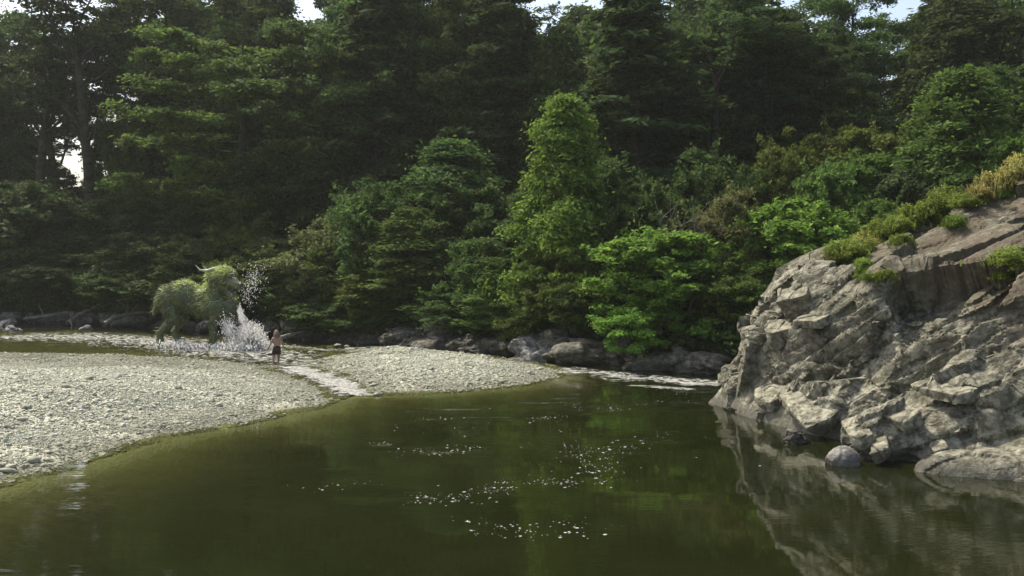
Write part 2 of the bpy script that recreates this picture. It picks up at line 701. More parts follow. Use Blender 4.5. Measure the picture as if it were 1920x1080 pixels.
def axis(*segs):
    out = []
    for a, b, s in segs:
        out.append(np.arange(a, b, s))
    return np.concatenate(out)


gx = axis((-700, -160, 30), (-160, -40, 5), (-40, 20, 0.2), (20, 60, 2), (60, 701, 30))
gy = axis((-60, 8, 4), (8, 66, 0.2), (66, 130, 3), (130, 701, 25))
GX, GY = np.meshgrid(gx, gy, indexing='ij')
P2 = np.stack([GX.ravel(), GY.ravel()], 1)
Zg, DL, DR, DF = ground_z(P2, True)
VG = np.stack([P2[:, 0], P2[:, 1], Zg], 1)
nx, ny = len(gx), len(gy)
ii, jj = np.meshgrid(np.arange(nx - 1), np.arange(ny - 1), indexing='ij')
Q0 = np.stack([ii * ny + jj, (ii + 1) * ny + jj, (ii + 1) * ny + jj + 1, ii * ny + jj + 1], -1).reshape(-1, 4)
zone = np.where(DF > -0.2, 3, np.where(DL > -0.9, 1, np.where(DR > -0.9, 2, 0)))
qz = zone[Q0[:, 0]]


def sub_mesh(name, V, Q, mat):
    u, inv = np.unique(Q, return_inverse=True)
    return mesh_np(name, V[u], inv.reshape(Q.shape), mat, flat=False), u


for k, nm, mt in ((0, 'riverbed', ground_mat('riverbed_silt', 'bed')), (1, 'gravel_bar', ground_mat('bar_gravel', 'gravel')), (2, 'gravel_island', ground_mat('island_gravel', 'gravel')), (3, 'forest_floor', ground_mat('forest_soil', 'soil'))):
    me, _ = sub_mesh(nm, VG, Q0[qz == k], mt)
    tag(obj(nm, me), kind='structure')

# ------------------------------------------------------------------ water
m_near = (GX.ravel() > -160) & (GX.ravel() < 45) & (GY.ravel() > 3) & (GY.ravel() < 130)
wet = (Zg < 0.10) & m_near
qw = Q0[wet[Q0].any(1) & m_near[Q0].all(1)]


foam = np.maximum.reduce([
    0.86 * stroke([(60, 632), (140, 631), (220, 636), (300, 642), (400, 652), (470, 664)], 4.5),
    0.8 * stroke([(300, 636), (420, 652), (520, 668), (580, 682)], 3.4),
    0.8 * stroke([(440, 640), (520, 648), (620, 656), (700, 650), (745, 649)], 1.3),
    1.0 * stroke([(690, 650), (745, 649), (800, 655)], 0.55),
    1.12 * stroke(STREAM, 0.9),
    0.9 * stroke([(1075, 697), (1160, 704), (1230, 710), (1335, 718)], 1.5), 0.9 * stroke([(1190, 722), (1290, 730)], .5),
    0.95 * blob(1215, 708, 1.6, 0.5),
    0.42 * stroke([(860, 660), (960, 672), (1050, 690)], 0.4),
    0.95 * blob(405, 648, 2.8, 1.3)])
ripple = np.maximum.reduce([
    1.0 * stroke([(-200, 632), (100, 630), (300, 642), (560, 672)], 4.0),
    0.9 * stroke([(620, 650), (860, 662), (1100, 700), (1330, 716)], 1.5), 0.3 * stroke([(1045, 755), (1130, 768), (1330, 758)], 1.2), .25 * stroke([(690, 825), (830, 850), (900, 838)], 1.0), .25 * stroke([(1025, 835), (1120, 850), (1280, 812)], .9),
    1.0 * stroke(STREAM, 1.0), 0.25 * blob(860, 775, 2.5, 1.6), 0.12 * blob(300, 920, 6, 2)])
wz = ripple * (fbm(np.stack([P2[:, 0] * 1.4, P2[:, 1] * 2.4, 0 * P2[:, 0]], 1), 77, 3) * 0.19)
stream_m = stroke(STREAM, 1.1)
VW = VG.copy()
VW[:, 2] = wz + stream_m * 0.03
u, inv = np.unique(qw, return_inverse=True)
me = mesh_np('river_water', VW[u], inv.reshape(qw.shape), WATER, flat=False)
attr(me, 'depth', np.clip(-Zg[u], 0, 3))
attr(me, 'foam', foam[u])
attr(me, 'ripple', ripple[u])
tag(obj('river', me), kind='structure')


# floating flecks of foam drifting on the pool
def octa(c, rx, ry, rz, rot=None):
    n = len(c)
    base = np.array([[1, 0, 0], [0, 1, 0], [-1, 0, 0], [0, -1, 0], [0, 0, 1], [0, 0, -1]], float)
    S = np.stack([rx, ry, rz], 1)
    B = base[None] * S[:, None, :]
    if rot is not None:
        ca, sa = np.cos(rot)[:, None], np.sin(rot)[:, None]
        x = B[:, :, 0] * ca - B[:, :, 1] * sa
        y = B[:, :, 0] * sa + B[:, :, 1] * ca
        B = np.stack([x, y, B[:, :, 2]], 2)
    V = (c[:, None, :] + B).reshape(-1, 3)
    f = np.array([[0, 1, 4], [1, 2, 4], [2, 3, 4], [3, 0, 4], [1, 0, 5], [2, 1, 5], [3, 2, 5], [0, 3, 5]])
    F = (np.arange(n)[:, None, None] * 6 + f[None]).reshape(-1, 3)
    return V, F


fl = []
for pts, cnt, spread in (
        ([(690, 825), (760, 845), (830, 850), (900, 838)], 55, 7), ([(1045, 755), (1130, 768), (1220, 757), (1330, 758)], 60, 6),
        ([(790, 787), (850, 786), (890, 778)], 8, 3), ([(960, 787), (1060, 780)], 16, 4), ([(1025, 835), (1120, 850), (1180, 838), (1280, 812)], 55, 9),
        ([(1090, 845), (1130, 870), (1125, 900)], 60, 16), ([(985, 895), (1040, 905), (1080, 906)], 26, 7), ([(770, 938), (850, 936), (930, 918), (960, 905)], 60, 10),
        ([(560, 915), (640, 912), (700, 905)], 10, 8), ([(1200, 722), (1270, 730), (1290, 736)], 24, 4), ([(860, 985), (980, 1000), (1130, 985)], 40, 14), ([(700, 800), (960, 800), (1300, 860)], 24, 40)):
    pts = np.array(pts, float)
    for _ in range(int(cnt * 2.4)):
        s = RNG.uniform(0, len(pts) - 1.001)
        i = int(s)
        q = pts[i] + (pts[i + 1] - pts[i]) * (s - i) + RNG.normal(0, 1, 2) * np.array([spread * 1.6, spread * 0.7])
        fl.append(G(*q))
fl = np.array(fl + [G(1347, 791) + np.array([a, b, 0]) for a, b in RNG.normal(0, .05, (14, 2))])
r = RNG.lognormal(math.log(0.0072), 0.55, len(fl)).clip(0.003, 0.022)
V, F = octa(fl + [0, 0, 0.006], r * RNG.uniform(1, 2.2, len(fl)), r, r * 0.3, RNG.uniform(-0.5, 0.5, len(fl)))
tag(obj('foam_flecks', mesh_np('foam_flecks', V, F, FLECK)), 'small white flecks of foam drifting in curved lines on the green pool', 'foam', kind='stuff')


# ------------------------------------------------------------------ rounded stones
ICO_V, ICO_F = None, None


def ico(sub):
    t = (1 + 5 ** 0.5) / 2
    V = np.array([[-1, t, 0], [1, t, 0], [-1, -t, 0], [1, -t, 0], [0, -1, t], [0, 1, t], [0, -1, -t], [0, 1, -t], [t, 0, -1], [t, 0, 1], [-t, 0, -1], [-t, 0, 1]], float)
    V /= np.linalg.norm(V[0])
    F = np.array([[0, 11, 5], [0, 5, 1], [0, 1, 7], [0, 7, 10], [0, 10, 11], [1, 5, 9], [5, 11, 4], [11, 10, 2], [10, 7, 6], [7, 1, 8], [3, 9, 4], [3, 4, 2], [3, 2, 6], [3, 6, 8], [3, 8, 9], [4, 9, 5], [2, 4, 11], [6, 2, 10], [8, 6, 7], [9, 8, 1]])
    for _ in range(sub):
        cache, nv, nf = {}, list(V), []

        def mid(a, b):
            k = (min(a, b), max(a, b))
            if k not in cache:
                m = nv[a] + nv[b]
                nv.append(m / np.linalg.norm(m))
                cache[k] = len(nv) - 1
            return cache[k]
        for a, b, c in F:
            ab, bc, ca = mid(a, b), mid(b, c), mid(c, a)
            nf += [[a, ab, ca], [b, bc, ab], [c, ca, bc], [ab, bc, ca]]
        V, F = np.array(nv), np.array(nf)
    return V, F


def boulder_mesh(name, seed, sub=4, amp=0.33, mat=BOULDER, smoothness=0.5):
    V, F = ico(sub)
    h, cr = facets(V * 1.25 + seed * 7.3, seed, 0.6)
    h2, cr2 = facets(V * 3.1 + seed * 3.1, seed + 40, 0.5)
    r = 1 + amp * h + amp * 0.3 * h2 + 0.10 * fbm(V * 2 + seed, seed, 4) - 0.05 * np.exp(-cr2 / 0.06)
    return mesh_np(name, V * r[:, None], F, mat, flat=False)


def stone_shape(seed, sub=1):
    V, F = ico(sub)
    r = 1 + 0.22 * vnoise(V * 1.3 + seed * 5.1, seed) + 0.12 * vnoise(V * 2.9 + seed, seed + 3)
    return V * r[:, None], F


# geometry-node pebbles over the bars
def pebble_field(name, poly_sd_fn, n_tries, bounds, host_label, seed, szmed):
    rng = np.random.default_rng(seed)
    # sample uniformly in depth-weighted ground so near gravel is dense
    x = rng.uniform(bounds[0], bounds[1], n_tries)
    y = rng.uniform(bounds[2], bounds[3], n_tries)
    P = np.stack([x, y], 1)
    vis = np.abs(x) < y * 0.53 + 1.5
    P = P[vis]
    d = poly_sd_fn(P)
    P = P[d > -0.7]
    z, a, b, c = ground_z(P, True)
    d = np.maximum(a, b)
    k = (d > -0.45) & (c < 0.2)
    k &= rng.uniform(0, 1, len(P)) > 0.75 * smooth(.02, .3, fbm(np.stack([P[:, 0] * .5, P[:, 1] * .8, 0 * z], 1), 44, 4))
    P, z, d = P[k], z[k], d[k]
    s = rng.lognormal(math.log(szmed), 0.45, len(P)).clip(0.018, 0.13)
    s = s * (0.7 + 0.6 * smooth(-0.4, 0.5, fbm(np.stack([P[:, 0], P[:, 1], 0 * z], 1) * 0.6, seed, 3)))
    pts = np.stack([P[:, 0], P[:, 1], z + s * 0.12], 1)
    me = bpy.data.meshes.new(name)
    me.vertices.add(len(pts))
    me.vertices.foreach_set('co', pts.astype(np.float32).ravel())
    a1 = me.attributes.new('sz', 'FLOAT_VECTOR', 'POINT')
    sv = np.stack([s * rng.uniform(0.9, 1.6, len(s)), s * rng.uniform(0.8, 1.1, len(s)), s * rng.uniform(0.5, 0.85, len(s))], 1)
    a1.data.foreach_set('vector', sv.astype(np.float32).ravel())
    a2 = me.attributes.new('rt', 'FLOAT_VECTOR', 'POINT')
    rv = np.stack([rng.uniform(-0.4, 0.4, len(s)), rng.uniform(-0.4, 0.4, len(s)), rng.uniform(0, 6.3, len(s))], 1)
    a2.data.foreach_set('vector', rv.astype(np.float32).ravel())
    o = obj(name, me)
    ng = bpy.data.node_groups.new(name, 'GeometryNodeTree')
    ng.interface.new_socket('Geometry', in_out='INPUT', socket_type='NodeSocketGeometry')
    ng.interface.new_socket('Geometry', in_out='OUTPUT', socket_type='NodeSocketGeometry')
    N = ng.nodes.new
    gi, go = N('NodeGroupInput'), N('NodeGroupOutput')
    m2p = N('GeometryNodeMeshToPoints')
    ic = N('GeometryNodeMeshIcoSphere')
    ic.inputs['Radius'].default_value = 1.0
    ic.inputs['Subdivisions'].default_value = 2
    sp = N('GeometryNodeSetPosition')
    nt = N('ShaderNodeTexNoise')
    nt.inputs['Scale'].default_value = 1.1
    nt.inputs['Detail'].default_value = 1
    sub = N('ShaderNodeVectorMath')
    sub.operation = 'SUBTRACT'
    sub.inputs[1].default_value = (0.5, 0.5, 0.5)
    sc = N('ShaderNodeVectorMath')
    sc.operation = 'SCALE'
    sc.inputs['Scale'].default_value = 1.3
    sm = N('GeometryNodeSetMaterial')
    sm.inputs['Material'].default_value = STONE
    iop = N('GeometryNodeInstanceOnPoints')
    na = N('GeometryNodeInputNamedAttribute')
    na.data_type = 'FLOAT_VECTOR'
    na.inputs['Name'].default_value = 'sz'
    nr = N('GeometryNodeInputNamedAttribute')
    nr.data_type = 'FLOAT_VECTOR'
    nr.inputs['Name'].default_value = 'rt'
    L = ng.links.new
    L(gi.outputs[0], m2p.inputs['Mesh'])
    L(m2p.outputs[0], iop.inputs['Points'])
    L(ic.outputs[0], sp.inputs['Geometry'])
    L(nt.outputs['Color'], sub.inputs[0])
    L(sub.outputs[0], sc.inputs[0])
    L(sc.outputs[0], sp.inputs['Offset'])
    L(sp.outputs[0], sm.inputs['Geometry'])
    L(sm.outputs[0], iop.inputs['Instance'])
    L(na.outputs['Attribute'], iop.inputs['Scale'])
    e2r = N('FunctionNodeEulerToRotation')
    L(nr.outputs['Attribute'], e2r.inputs[0])
    L(e2r.outputs[0], iop.inputs['Rotation'])
    L(iop.outputs[0], go.inputs[0])
    md = o.modifiers.new('pebbles', 'NODES')
    md.node_group = ng
    o.data.materials.append(STONE)
    tag(o, host_label, 'gravel', kind='stuff')
    return o


pebble_field('gravel', lambda P: poly_sd(P, LEFT_BAR), 520000, (-24, -4, 14, 46), 'pale grey river gravel covering the wide sunlit bar on the left', 11, 0.0175)
pebble_field('island_pebbles', lambda P: poly_sd(P, RIGHT_BAR), 150000, (-10, 3, 29, 46), 'pale grey pebbles covering the low island bar in midstream', 12, 0.021)

# single larger stones lying on the bars and standing in the shallows
stone_meshes = [mesh_np('river_stone', *stone_shape(k, 2), STONE, flat=False) for k in range(6)]
cand = []
rng = np.random.default_rng(5)
while len(cand) < 130:
    px, py = rng.uniform(0, 1050), rng.uniform(665, 905)
    g = G(px, py)
    z, a, b, c = ground_z(g[None, :2], True)
    if max(a[0], b[0]) > -0.25 and c[0] < 0:
        cand.append((g[0], g[1], z[0], rng.lognormal(math.log(0.06), 0.3)))
for k in range(45):                                          # stones poking out of the riffle
    px, py = rng.uniform(300, 760), rng.uniform(648, 690)
    g = G(px, py)
    z = gz(g[0], g[1])
    if z < 0.05:
        cand.append((g[0], g[1], rng.uniform(-.1, -.02), rng.uniform(0.06, 0.17)))
for px, py, s in ((62, 873, .13), (83, 876, .08), (20, 884, .1), (235, 803, .1), (68, 735, .09)):
    g = G(px, py)
    cand.append((g[0], g[1], gz(g[0], g[1]), s))
for k, (x, y, z, s) in enumerate(cand):
    wet_s = z < 0.03
    o = obj('river_stone', stone_meshes[k % 6], None, (x, y, z + s * 0.2), (rng.uniform(-.3, .3), rng.uniform(-.3, .3), rng.uniform(0, 6)), (s * rng.uniform(1.0, 1.5), s, s * rng.uniform(.5, .8)))
    if wet_s:
        tag(o, 'grey stone poking out of the shallow water beside the gravel', 'stone', 'stones in the shallows')
    else:
        tag(o, 'larger rounded grey stone lying on the gravel bar', 'stone', 'larger stones on the gravel')

# ------------------------------------------------------------------ the rock outcrop on the right
A = np.array([5.75, 24.5])
B = np.array([9.2, 19.0])
tn = (B - A) / np.linalg.norm(B - A)
nin = np.array([-tn[1], tn[0]])                    # inward (away from the pool)
nin = nin if nin @ np.array([1, 1]) > 0 else -nin


def plane(P, pt, n):
    n = np.array(n, float)
    n /= np.linalg.norm(n)
    return (P - np.array(pt, float)) @ n


def smax(a, b, k):
    return -smin(-a, -b, k)


def outcrop_sdf(P):
    d = plane(P, (A[0], A[1], 0), (-nin[0] * .93, -nin[1] * .93, 0.37))
    d = smax(d, plane(P, (6.15, 25.2, 0.9), (-0.95, -0.18, 0.25)), 0.5)
    d = smax(d, plane(P, (6.2, 25.2, 2.15), (-0.80, -0.20, 0.55)), 0.35)
    d = smax(d, plane(P, (6.7, 25.2, 3.25), (-0.40, -0.22, 0.87)), 0.4)
    d = smax(d, plane(P, (9.2, 25.0, 4.95), (-0.36, -0.36, 0.86)), 0.5)
    d = smax(d, plane(P, (7.0, 27.6, 1.5), (-0.12, 0.95, 0.3)), 0.5)
    d = smax(d, plane(P, (9.5, 20.3, 2.6), (-0.42, -0.62, 0.66)), 0.6)
    # broad lower right foot: a low dark hump at the water
    d = smin(d, capsule(P, (8.2, 18.9, -0.15), (10.8, 18.2, -0.1), 0.6, 0.85), 0.35)
    d = smin(d, capsule(P, (7.6, 20.2, 0.35), (9.3, 20.0, 0.9), 0.6, 0.9), 0.3)
    return d


def outcrop():
    def f(P):
        s = outcrop_sdf(P)
        return s + 0.12 * vnoise(P * 0.8, 3)
    V, Q = surface_nets(f, (3.6, 15.5, -0.9), (17.0, 28.2, 8.4), 0.055)
    N = vnormals(V, Q)
    # tilted bedding frame: long slabs rising to the right
    c, s = math.cos(math.radians(28)), math.sin(math.radians(28))
    R = np.array([[c, 0, s], [0, 1, 0], [-s, 0, c]])
    for sc, an, amp, seed, tilt, crack in ((0.34, (0.75, 1.0, 1.5), 0.72, 2, 0.8, 0.0), (0.85, (0.55, 1.0, 1.8), 0.34, 12, 0.8, 0.04), (2.2, (0.6, 1, 1.8), 0.06, 22, 0.7, 0.015), (5.5, (0.8, 1, 1.3), 0.016, 32, 0.7, 0.0)):
        W = (V @ R.T) * np.array(an) * sc
        W = W + 0.10 * np.stack([vnoise(W * 1.3, seed + 60), vnoise(W * 1.3, seed + 61), vnoise(W * 1.3, seed + 62)], 1)
        h, cr = facets(W, seed, tilt)
        low = .3 + .7 * smooth(0.0, .9, V[:, 2] - .5 * smooth(7.4, 8.4, V[:, 0] - .2 * (V[:, 1] - 18)))
        V = V + N * (low * (amp * (h - (0.32 if sc < 0.4 else 0.0)) - crack * np.exp(-cr / 0.04)))[:, None]
        if sc < 1.2:
            N = vnormals(V, Q)
    # bedding: stepped ledges that run up to the right, strong in places only
    bz = (V @ R.T)[:, 2] + 0.35 * V[:, 1] + 0.25 * vnoise(V * .7, 71) + .06 * vnoise(V * 2.5, 72)
    for per, am, sd_ in ((0.95, .20, 5), (.36, .07, 6)):
        ph = bz / per + hash3(np.floor(bz / per).astype(int), np.zeros(len(V), int), np.zeros(len(V), int), sd_) * .3
        fr = ph - np.floor(ph)
        V = V + N * (am * (fr - .5) * smooth(-.15, .35, fbm(V * .55 + 9, 73 + sd_, 3)) - .25 * am * np.exp(-fr / .07))[:, None] * (smooth(.5, 1.2, V[:, 2]) * (1 - .8 * smooth(2.6, 3.6, V[:, 2])))[:, None]
    V = V + N * (0.02 * fbm(V * 4, 91, 4))[:, None]
    me = mesh_np('outcrop', V, Q, ROCK, flat=True)
    P = V
    dirt = smooth(-.6, 1.2, (P[:, 0] - 8.6) * 0.55 + (P[:, 2] - 3.3) * 0.9) * 0.95
    dirt = np.maximum(dirt, smooth(9.6, 11.8, P[:, 0]) * smooth(.4, 1.4, P[:, 2]) * 0.9)
    attr(me, 'dirt', dirt)
    return me, V, Q


rock_me, RV, RQ = outcrop()
rock = obj('rock_outcrop', rock_me)
tag(rock, 'massive grey brown rock outcrop with pale slabs, rising from the pool at the right', 'rock')
rock_bvh = BVHTree.FromPolygons([tuple(v) for v in RV], [tuple(int(i) for i in q) for q in RQ])


def hit_rock(px, py):
    d = ray(px, py)
    d = d / np.linalg.norm(d)
    loc, nrm, i, dist = rock_bvh.ray_cast(Vector((0, 0, CAM_H)), Vector(d))
    return (np.array(loc), np.array(nrm)) if loc is not None else (None, None)


def slab_mesh(seed, dims):
    """angular bedding slab: a box cut by tilted planes with a chipped surface"""
    V, Q = surface_nets(lambda P: box_sdf(P, dims, seed), np.array(dims) * -1.25, np.array(dims) * 1.25, max(dims) / 26)
    N = vnormals(V, Q)
    h, cr = facets(V * 2.6 + seed, seed, 0.6)
    V = V + N * (0.06 * h - 0.02 * np.exp(-cr / .05) + 0.012 * fbm(V * 6, seed, 3))[:, None]
    me = mesh_np('slab', V, Q, SLAB, flat=True)
    attr(me, 'dirt', np.zeros(len(V)))
    return me


def box_sdf(P, dims, seed):
    q = np.abs(P) - np.array(dims) * 0.85
    d = np.max(q, axis=1)
    rg = np.random.default_rng(seed)
    for _ in range(5):
        n = rg.normal(0, 1, 3)
        n[2] *= 0.4
        n /= np.linalg.norm(n)
        d = smax(d, P @ n - np.abs(n) @ np.array(dims) * rg.uniform(0.55, 0.75), 0.05)
    return d


for px, py, dims, nrm, spin, seed in (
        (1525, 762, (1.15, 0.62, 0.22), (-0.36, -0.32, 0.87), -40, 1), (1450, 745, (0.5, 0.5, 0.2), (-0.42, -0.3, 0.85), -35, 2),
        (1612, 812, (0.55, 0.28, 0.18), (-0.42, -0.2, 0.88), -35, 3), (1650, 838, (0.6, 0.2, 0.16), (-0.4, -0.1, 0.9), -35, 4),
        (1690, 785, (0.6, 0.32, 0.18), (-0.35, -0.2, 0.9), -10, 5), (1525, 600, (0.55, 0.4, 0.13), (-0.3, -0.1, 0.95), 10, 6),
        (1470, 625, (0.5, 0.4, 0.3), (-0.4, -0.3, 0.85), 20, 7), (1490, 560, (0.5, 0.35, 0.25), (-0.5, -0.35, 0.8), 25, 8), (1770, 735, (0.8, 0.3, 0.14), (-0.2, -0.1, 0.95), -8, 9), (1760, 838, (0.45, 0.15, 0.12), (-0.4, -0.1, 0.9), -30, 10)):
    loc, n = hit_rock(px, py)
    if loc is None:
        continue
    q = Vector(nrm).normalized().to_track_quat('Z', 'Y')
    o = obj('slab', slab_mesh(seed, dims), rock, tuple(loc), q.to_euler())
    o.rotation_mode = 'QUATERNION'
    from mathutils import Quaternion
    o.rotation_quaternion = q @ Quaternion((0, 0, 1), math.radians(spin))

g = G(1585, 872)
o = obj('boulder', boulder_mesh('boulder', 91, 4, 0.10, BOULDER_PALE), None, (g[0], g[1] + 0.1, 0.06), (0.2, 0.1, 0.4), (0.34, 0.32, 0.30))
tag(o, 'small round pale boulder at the waterline in front of the rock outcrop', 'boulder')
g = G(1488, 832)
o = obj('boulder', boulder_mesh('boulder', 92, 4, 0.35, BOULDER), None, (g[0] + .1, g[1] + 0.15, 0.05), (0.2, 0.5, 0.4), (0.32, 0.24, 0.2))
tag(o, 'small angular dark boulder at the waterline under the long pale slab', 'boulder')


# ------------------------------------------------------------------ foliage
def unit(v):
    return v / (np.linalg.norm(v, axis=1, keepdims=True) + 1e-9)


def leaf_cloud(C, R, O, per, size, rg, long=1.9, up=0.5, rnd=0.8, droop=0.0):
    """C clump centres, R (n,3) clump radii, O outward directions; rhombic leaves with a fold"""
    n = len(C) * per
    idx = np.repeat(np.arange(len(C)), per)
    off = rg.normal(0, 0.5, (n, 3))
    pos = C[idx] + off * R[idx]
    nr = unit(O[idx] * 0.55 + np.array([0, 0, up]) + rg.normal(0, 1, (n, 3)) * rnd * 0.6)
    t = unit(np.cross(nr, rg.normal(0, 1, (n, 3))))
    t = unit(t + O[idx] * 0.5 + np.array([0, 0, -droop]))
    b = unit(np.cross(nr, t))
    s = (size * rg.uniform(0.5, 1.0, n) ** 1.0 * np.where(rg.uniform(0, 1, n) < .15, 1.7, 1.0) * 1.15)[:, None]
    fold = np.cross(t, b) * s * 0.12
    V = np.stack([pos - t * s * long * 0.5, pos + b * s * 0.5 + fold, pos + t * s * long * 0.5 - np.array([0, 0, 1]) * s * droop * .3, pos - b * s * 0.5 + fold], 1).reshape(-1, 3)
    base = np.arange(n) * 4
    F = np.concatenate([np.stack([base, base + 1, base + 2], 1), np.stack([base, base + 2, base + 3], 1)])
    return V, F


def limb(a, b, r0, r1, rg, n=5, sag=0.1):
    a, b = np.array(a, float), np.array(b, float)
    L = np.linalg.norm(b - a)
    pts = [a + (b - a) * t + rg.normal(0, 0.035, 3) * L * (0 < t < 1) + np.array([0, 0, sag * L * math.sin(math.pi * t)]) for t in np.linspace(0, 1, n)]
    return tube(pts, np.linspace(r0, r1, n), 6)


def tpl_round(seed, H=4.5, R=2.4, clumps=170, per=190, size=0.082, sub=0.55):
    rg = np.random.default_rng(seed)
    nl = 8
    la = rg.uniform(0, 6.28, nl)
    lr = R * rg.uniform(0.15, 0.68, nl)
    LC = np.stack([np.cos(la) * lr, np.sin(la) * lr, H * rg.uniform(0.16, 0.70, nl) * (1 - 0.35 * lr / R)], 1)
    LC[0] = (0, 0, H * .66)
    LR = R * rg.uniform(0.34, 0.58, nl)
    w = rg.integers(0, nl, clumps)
    d = unit(rg.normal(0, 1, (clumps, 3)) + [0, 0, .25])
    C = LC[w] + d * (LR[w] * rg.uniform(.55, 1.12, clumps) ** .7)[:, None] * [1, 1, .95 * min(1.6, H / (2 * R) + .2)]
    C[:, 2] = np.clip(C[:, 2], .1, None)
    Rr = np.stack([rg.uniform(.22, .62, clumps)] * 3, 1) * [1, 1, 0.6] * sub * R / 2.4 * 1.15
    d = unit(d + unit(C - [0, 0, H * .3]) * .6)
    V, F = leaf_cloud(C, Rr, d, per, size, rg, up=0.55)
    # ragged outer shoots
    ns = 46
    ws = rg.integers(0, nl, ns)
    ds = unit(rg.normal(0, 1, (ns, 3)) * [1, 1, .5] + [0, 0, .7])
    t5 = np.linspace(.9, 1.45, 5)
    CS = (LC[ws][:, None] + ds[:, None] * (LR[ws][:, None, None] * t5[None, :, None])).reshape(-1, 3)
    V2, F2 = leaf_cloud(CS, np.full((len(CS), 3), .13 * R / 2.4), np.repeat(ds, 5, 0), 16, size * .9, rg, up=.3)
    F = np.concatenate([F, F2 + len(V)])
    V = np.concatenate([V, V2])
    parts = []
    for k in range(6):
        a = rg.uniform(0, 6.28)
        tip = np.array([math.cos(a) * R * .6, math.sin(a) * R * .6, H * rg.uniform(.45, .8)])
        parts.append(limb((rg.normal(0, .1), rg.normal(0, .1), -0.4), tip, 0.07, 0.015, rg))
    return (V, F), merge(parts)


def tpl_column(seed, H=9.5, R=2.4, clumps=350, per=170, size=0.088, top=0.25):
    """tall cone-like evergreen, draped in drooping sprays"""
    rg = np.random.default_rng(seed)
    z = rg.uniform(0.03, 1.0, clumps) ** 0.9
    an = rg.uniform(0, 6.283, clumps)
    prof = np.where(z < 0.12, 0.75 + z * 2, np.clip(1.0 - (z - 0.12) * (1 - top) / 0.80, 0, 1)) * np.sqrt(np.clip((1.0 - z) / 0.10, 0.05, 1))
    lump = 0.55 + 0.85 * (vnoise(np.stack([np.cos(an) * 1.7, np.sin(an) * 1.7, z * 7], 1) + seed, seed) * 0.5 + 0.5)
    lump = lump * np.where(rg.uniform(0, 1, clumps) < .12, rg.uniform(1.0, 1.35, clumps), 1)
    rr = prof * lump * rg.uniform(0.55, 1.05, clumps)
    O = np.stack([np.cos(an), np.sin(an), np.full(clumps, 0.15)], 1)
    C = np.stack([np.cos(an) * rr * R, np.sin(an) * rr * R, z * H * 0.97], 1)
    Rr = np.stack([rg.uniform(.18, .62, clumps)] * 3, 1) * [1, 1, 0.62]
    V, F = leaf_cloud(C, Rr, unit(O), per, size, rg, long=2.2, up=0.4, droop=0.35)
    parts = [tube([(0, 0, -0.6), (0.05, 0, H * .4), (0, 0.05, H * .93)], [0.2, 0.13, 0.02])]
    for k in range(14):
        a = rg.uniform(0, 6.28)
        zz = rg.uniform(.1, .8)
        parts.append(limb((0, 0, zz * H), (math.cos(a) * R * (1 - zz) * .8, math.sin(a) * R * (1 - zz) * .8, zz * H + .2), 0.05, 0.012, rg))
    return (V, F), merge(parts)


def tpl_tier(seed, H=16.0, R=5.2, limbs=28, per=120, size=0.135, z0=0.22):
    """broad tree with separate level sprays and gaps between them"""
    rg = np.random.default_rng(seed)
    C, O, Rr, parts = [], [], [], []
    sway = rg.normal(0, 0.35, 2)
    trunk = [(0, 0, -0.8), (sway[0] * .4, sway[1] * .4, H * .3), (sway[0], sway[1], H * .6), (sway[0] * 1.3, sway[1] * 1.3, H * .95)]
    parts.append(tube(trunk, [0.34, 0.26, 0.17, 0.03], 8))
    for k in range(limbs):
        zz = z0 + (1 - z0) * ((k + rg.uniform(0, 1)) / limbs)
        a = k * 2.4 + rg.uniform(-.5, .5)
        L = R * (0.35 + 0.75 * math.sin(math.pi * min(1, (1 - zz) * 1.05 + 0.10)) ** 0.7) * rg.uniform(0.65, 1.1)
        base = np.array([sway[0] * zz * 1.3, sway[1] * zz * 1.3, zz * H * 0.92])
        tip = base + np.array([math.cos(a) * L, math.sin(a) * L, L * rg.uniform(0.05, 0.32)])
        parts.append(limb(base, tip, 0.10 * (1.2 - zz), 0.015, rg, 5, 0.06))
        m = int(7 + L * 2.2)
        for _ in range(m):
            t = rg.uniform(0.35, 1.05)
            c = base + (tip - base) * t + rg.normal(0, 1, 3) * [0.55, 0.55, 0.16] * (0.5 + L * .12)
            C.append(c)
            O.append([math.cos(a) * .6, math.sin(a) * .6, 0.6])
            w = rg.uniform(.4, .8)
            Rr.append([w, w, w * rg.uniform(.3, .6)])
    V, F = leaf_cloud(np.array(C), np.array(Rr), unit(np.array(O)), per, size, rg, long=1.8, up=0.75, rnd=0.7)
    return (V, F), merge(parts)


def tpl_conifer(seed, H=22.0, R=3.6, whorls=30, per=80, size=0.16):
    rg = np.random.default_rng(seed)
    C, O, Rr, parts = [], [], [], []
    parts.append(tube([(0, 0, -0.8), (0.1, 0, H * .35), (0, .1, H * .7), (0, 0, H)], [0.36, 0.27, 0.15, 0.02], 8))
    for k in range(whorls):
        zz = 0.16 + 0.84 * (k + 0.5) / whorls
        for _ in range(5):
            a = rg.uniform(0, 6.28)
            L = R * (1.08 - zz) ** 0.75 * rg.uniform(0.55, 1.1)
            base = np.array([0, 0, zz * H])
            tip = base + np.array([math.cos(a) * L, math.sin(a) * L, -L * rg.uniform(.05, .35)])
            parts.append(limb(base, tip, 0.05, 0.01, rg, 4, 0.05))
            for q in range(int(2 + L * 1.1)):
                t = rg.uniform(.3, 1.05)
                C.append(base + (tip - base) * t + rg.normal(0, .18, 3))
                O.append([math.cos(a), math.sin(a), 0.1])
                w = rg.uniform(.35, .65)
                Rr.append([w, w, w * .45])
    V, F = leaf_cloud(np.array(C), np.array(Rr), unit(np.array(O)), per, size, rg, long=2.6, up=0.4, droop=0.4)
    return (V, F), merge(parts)


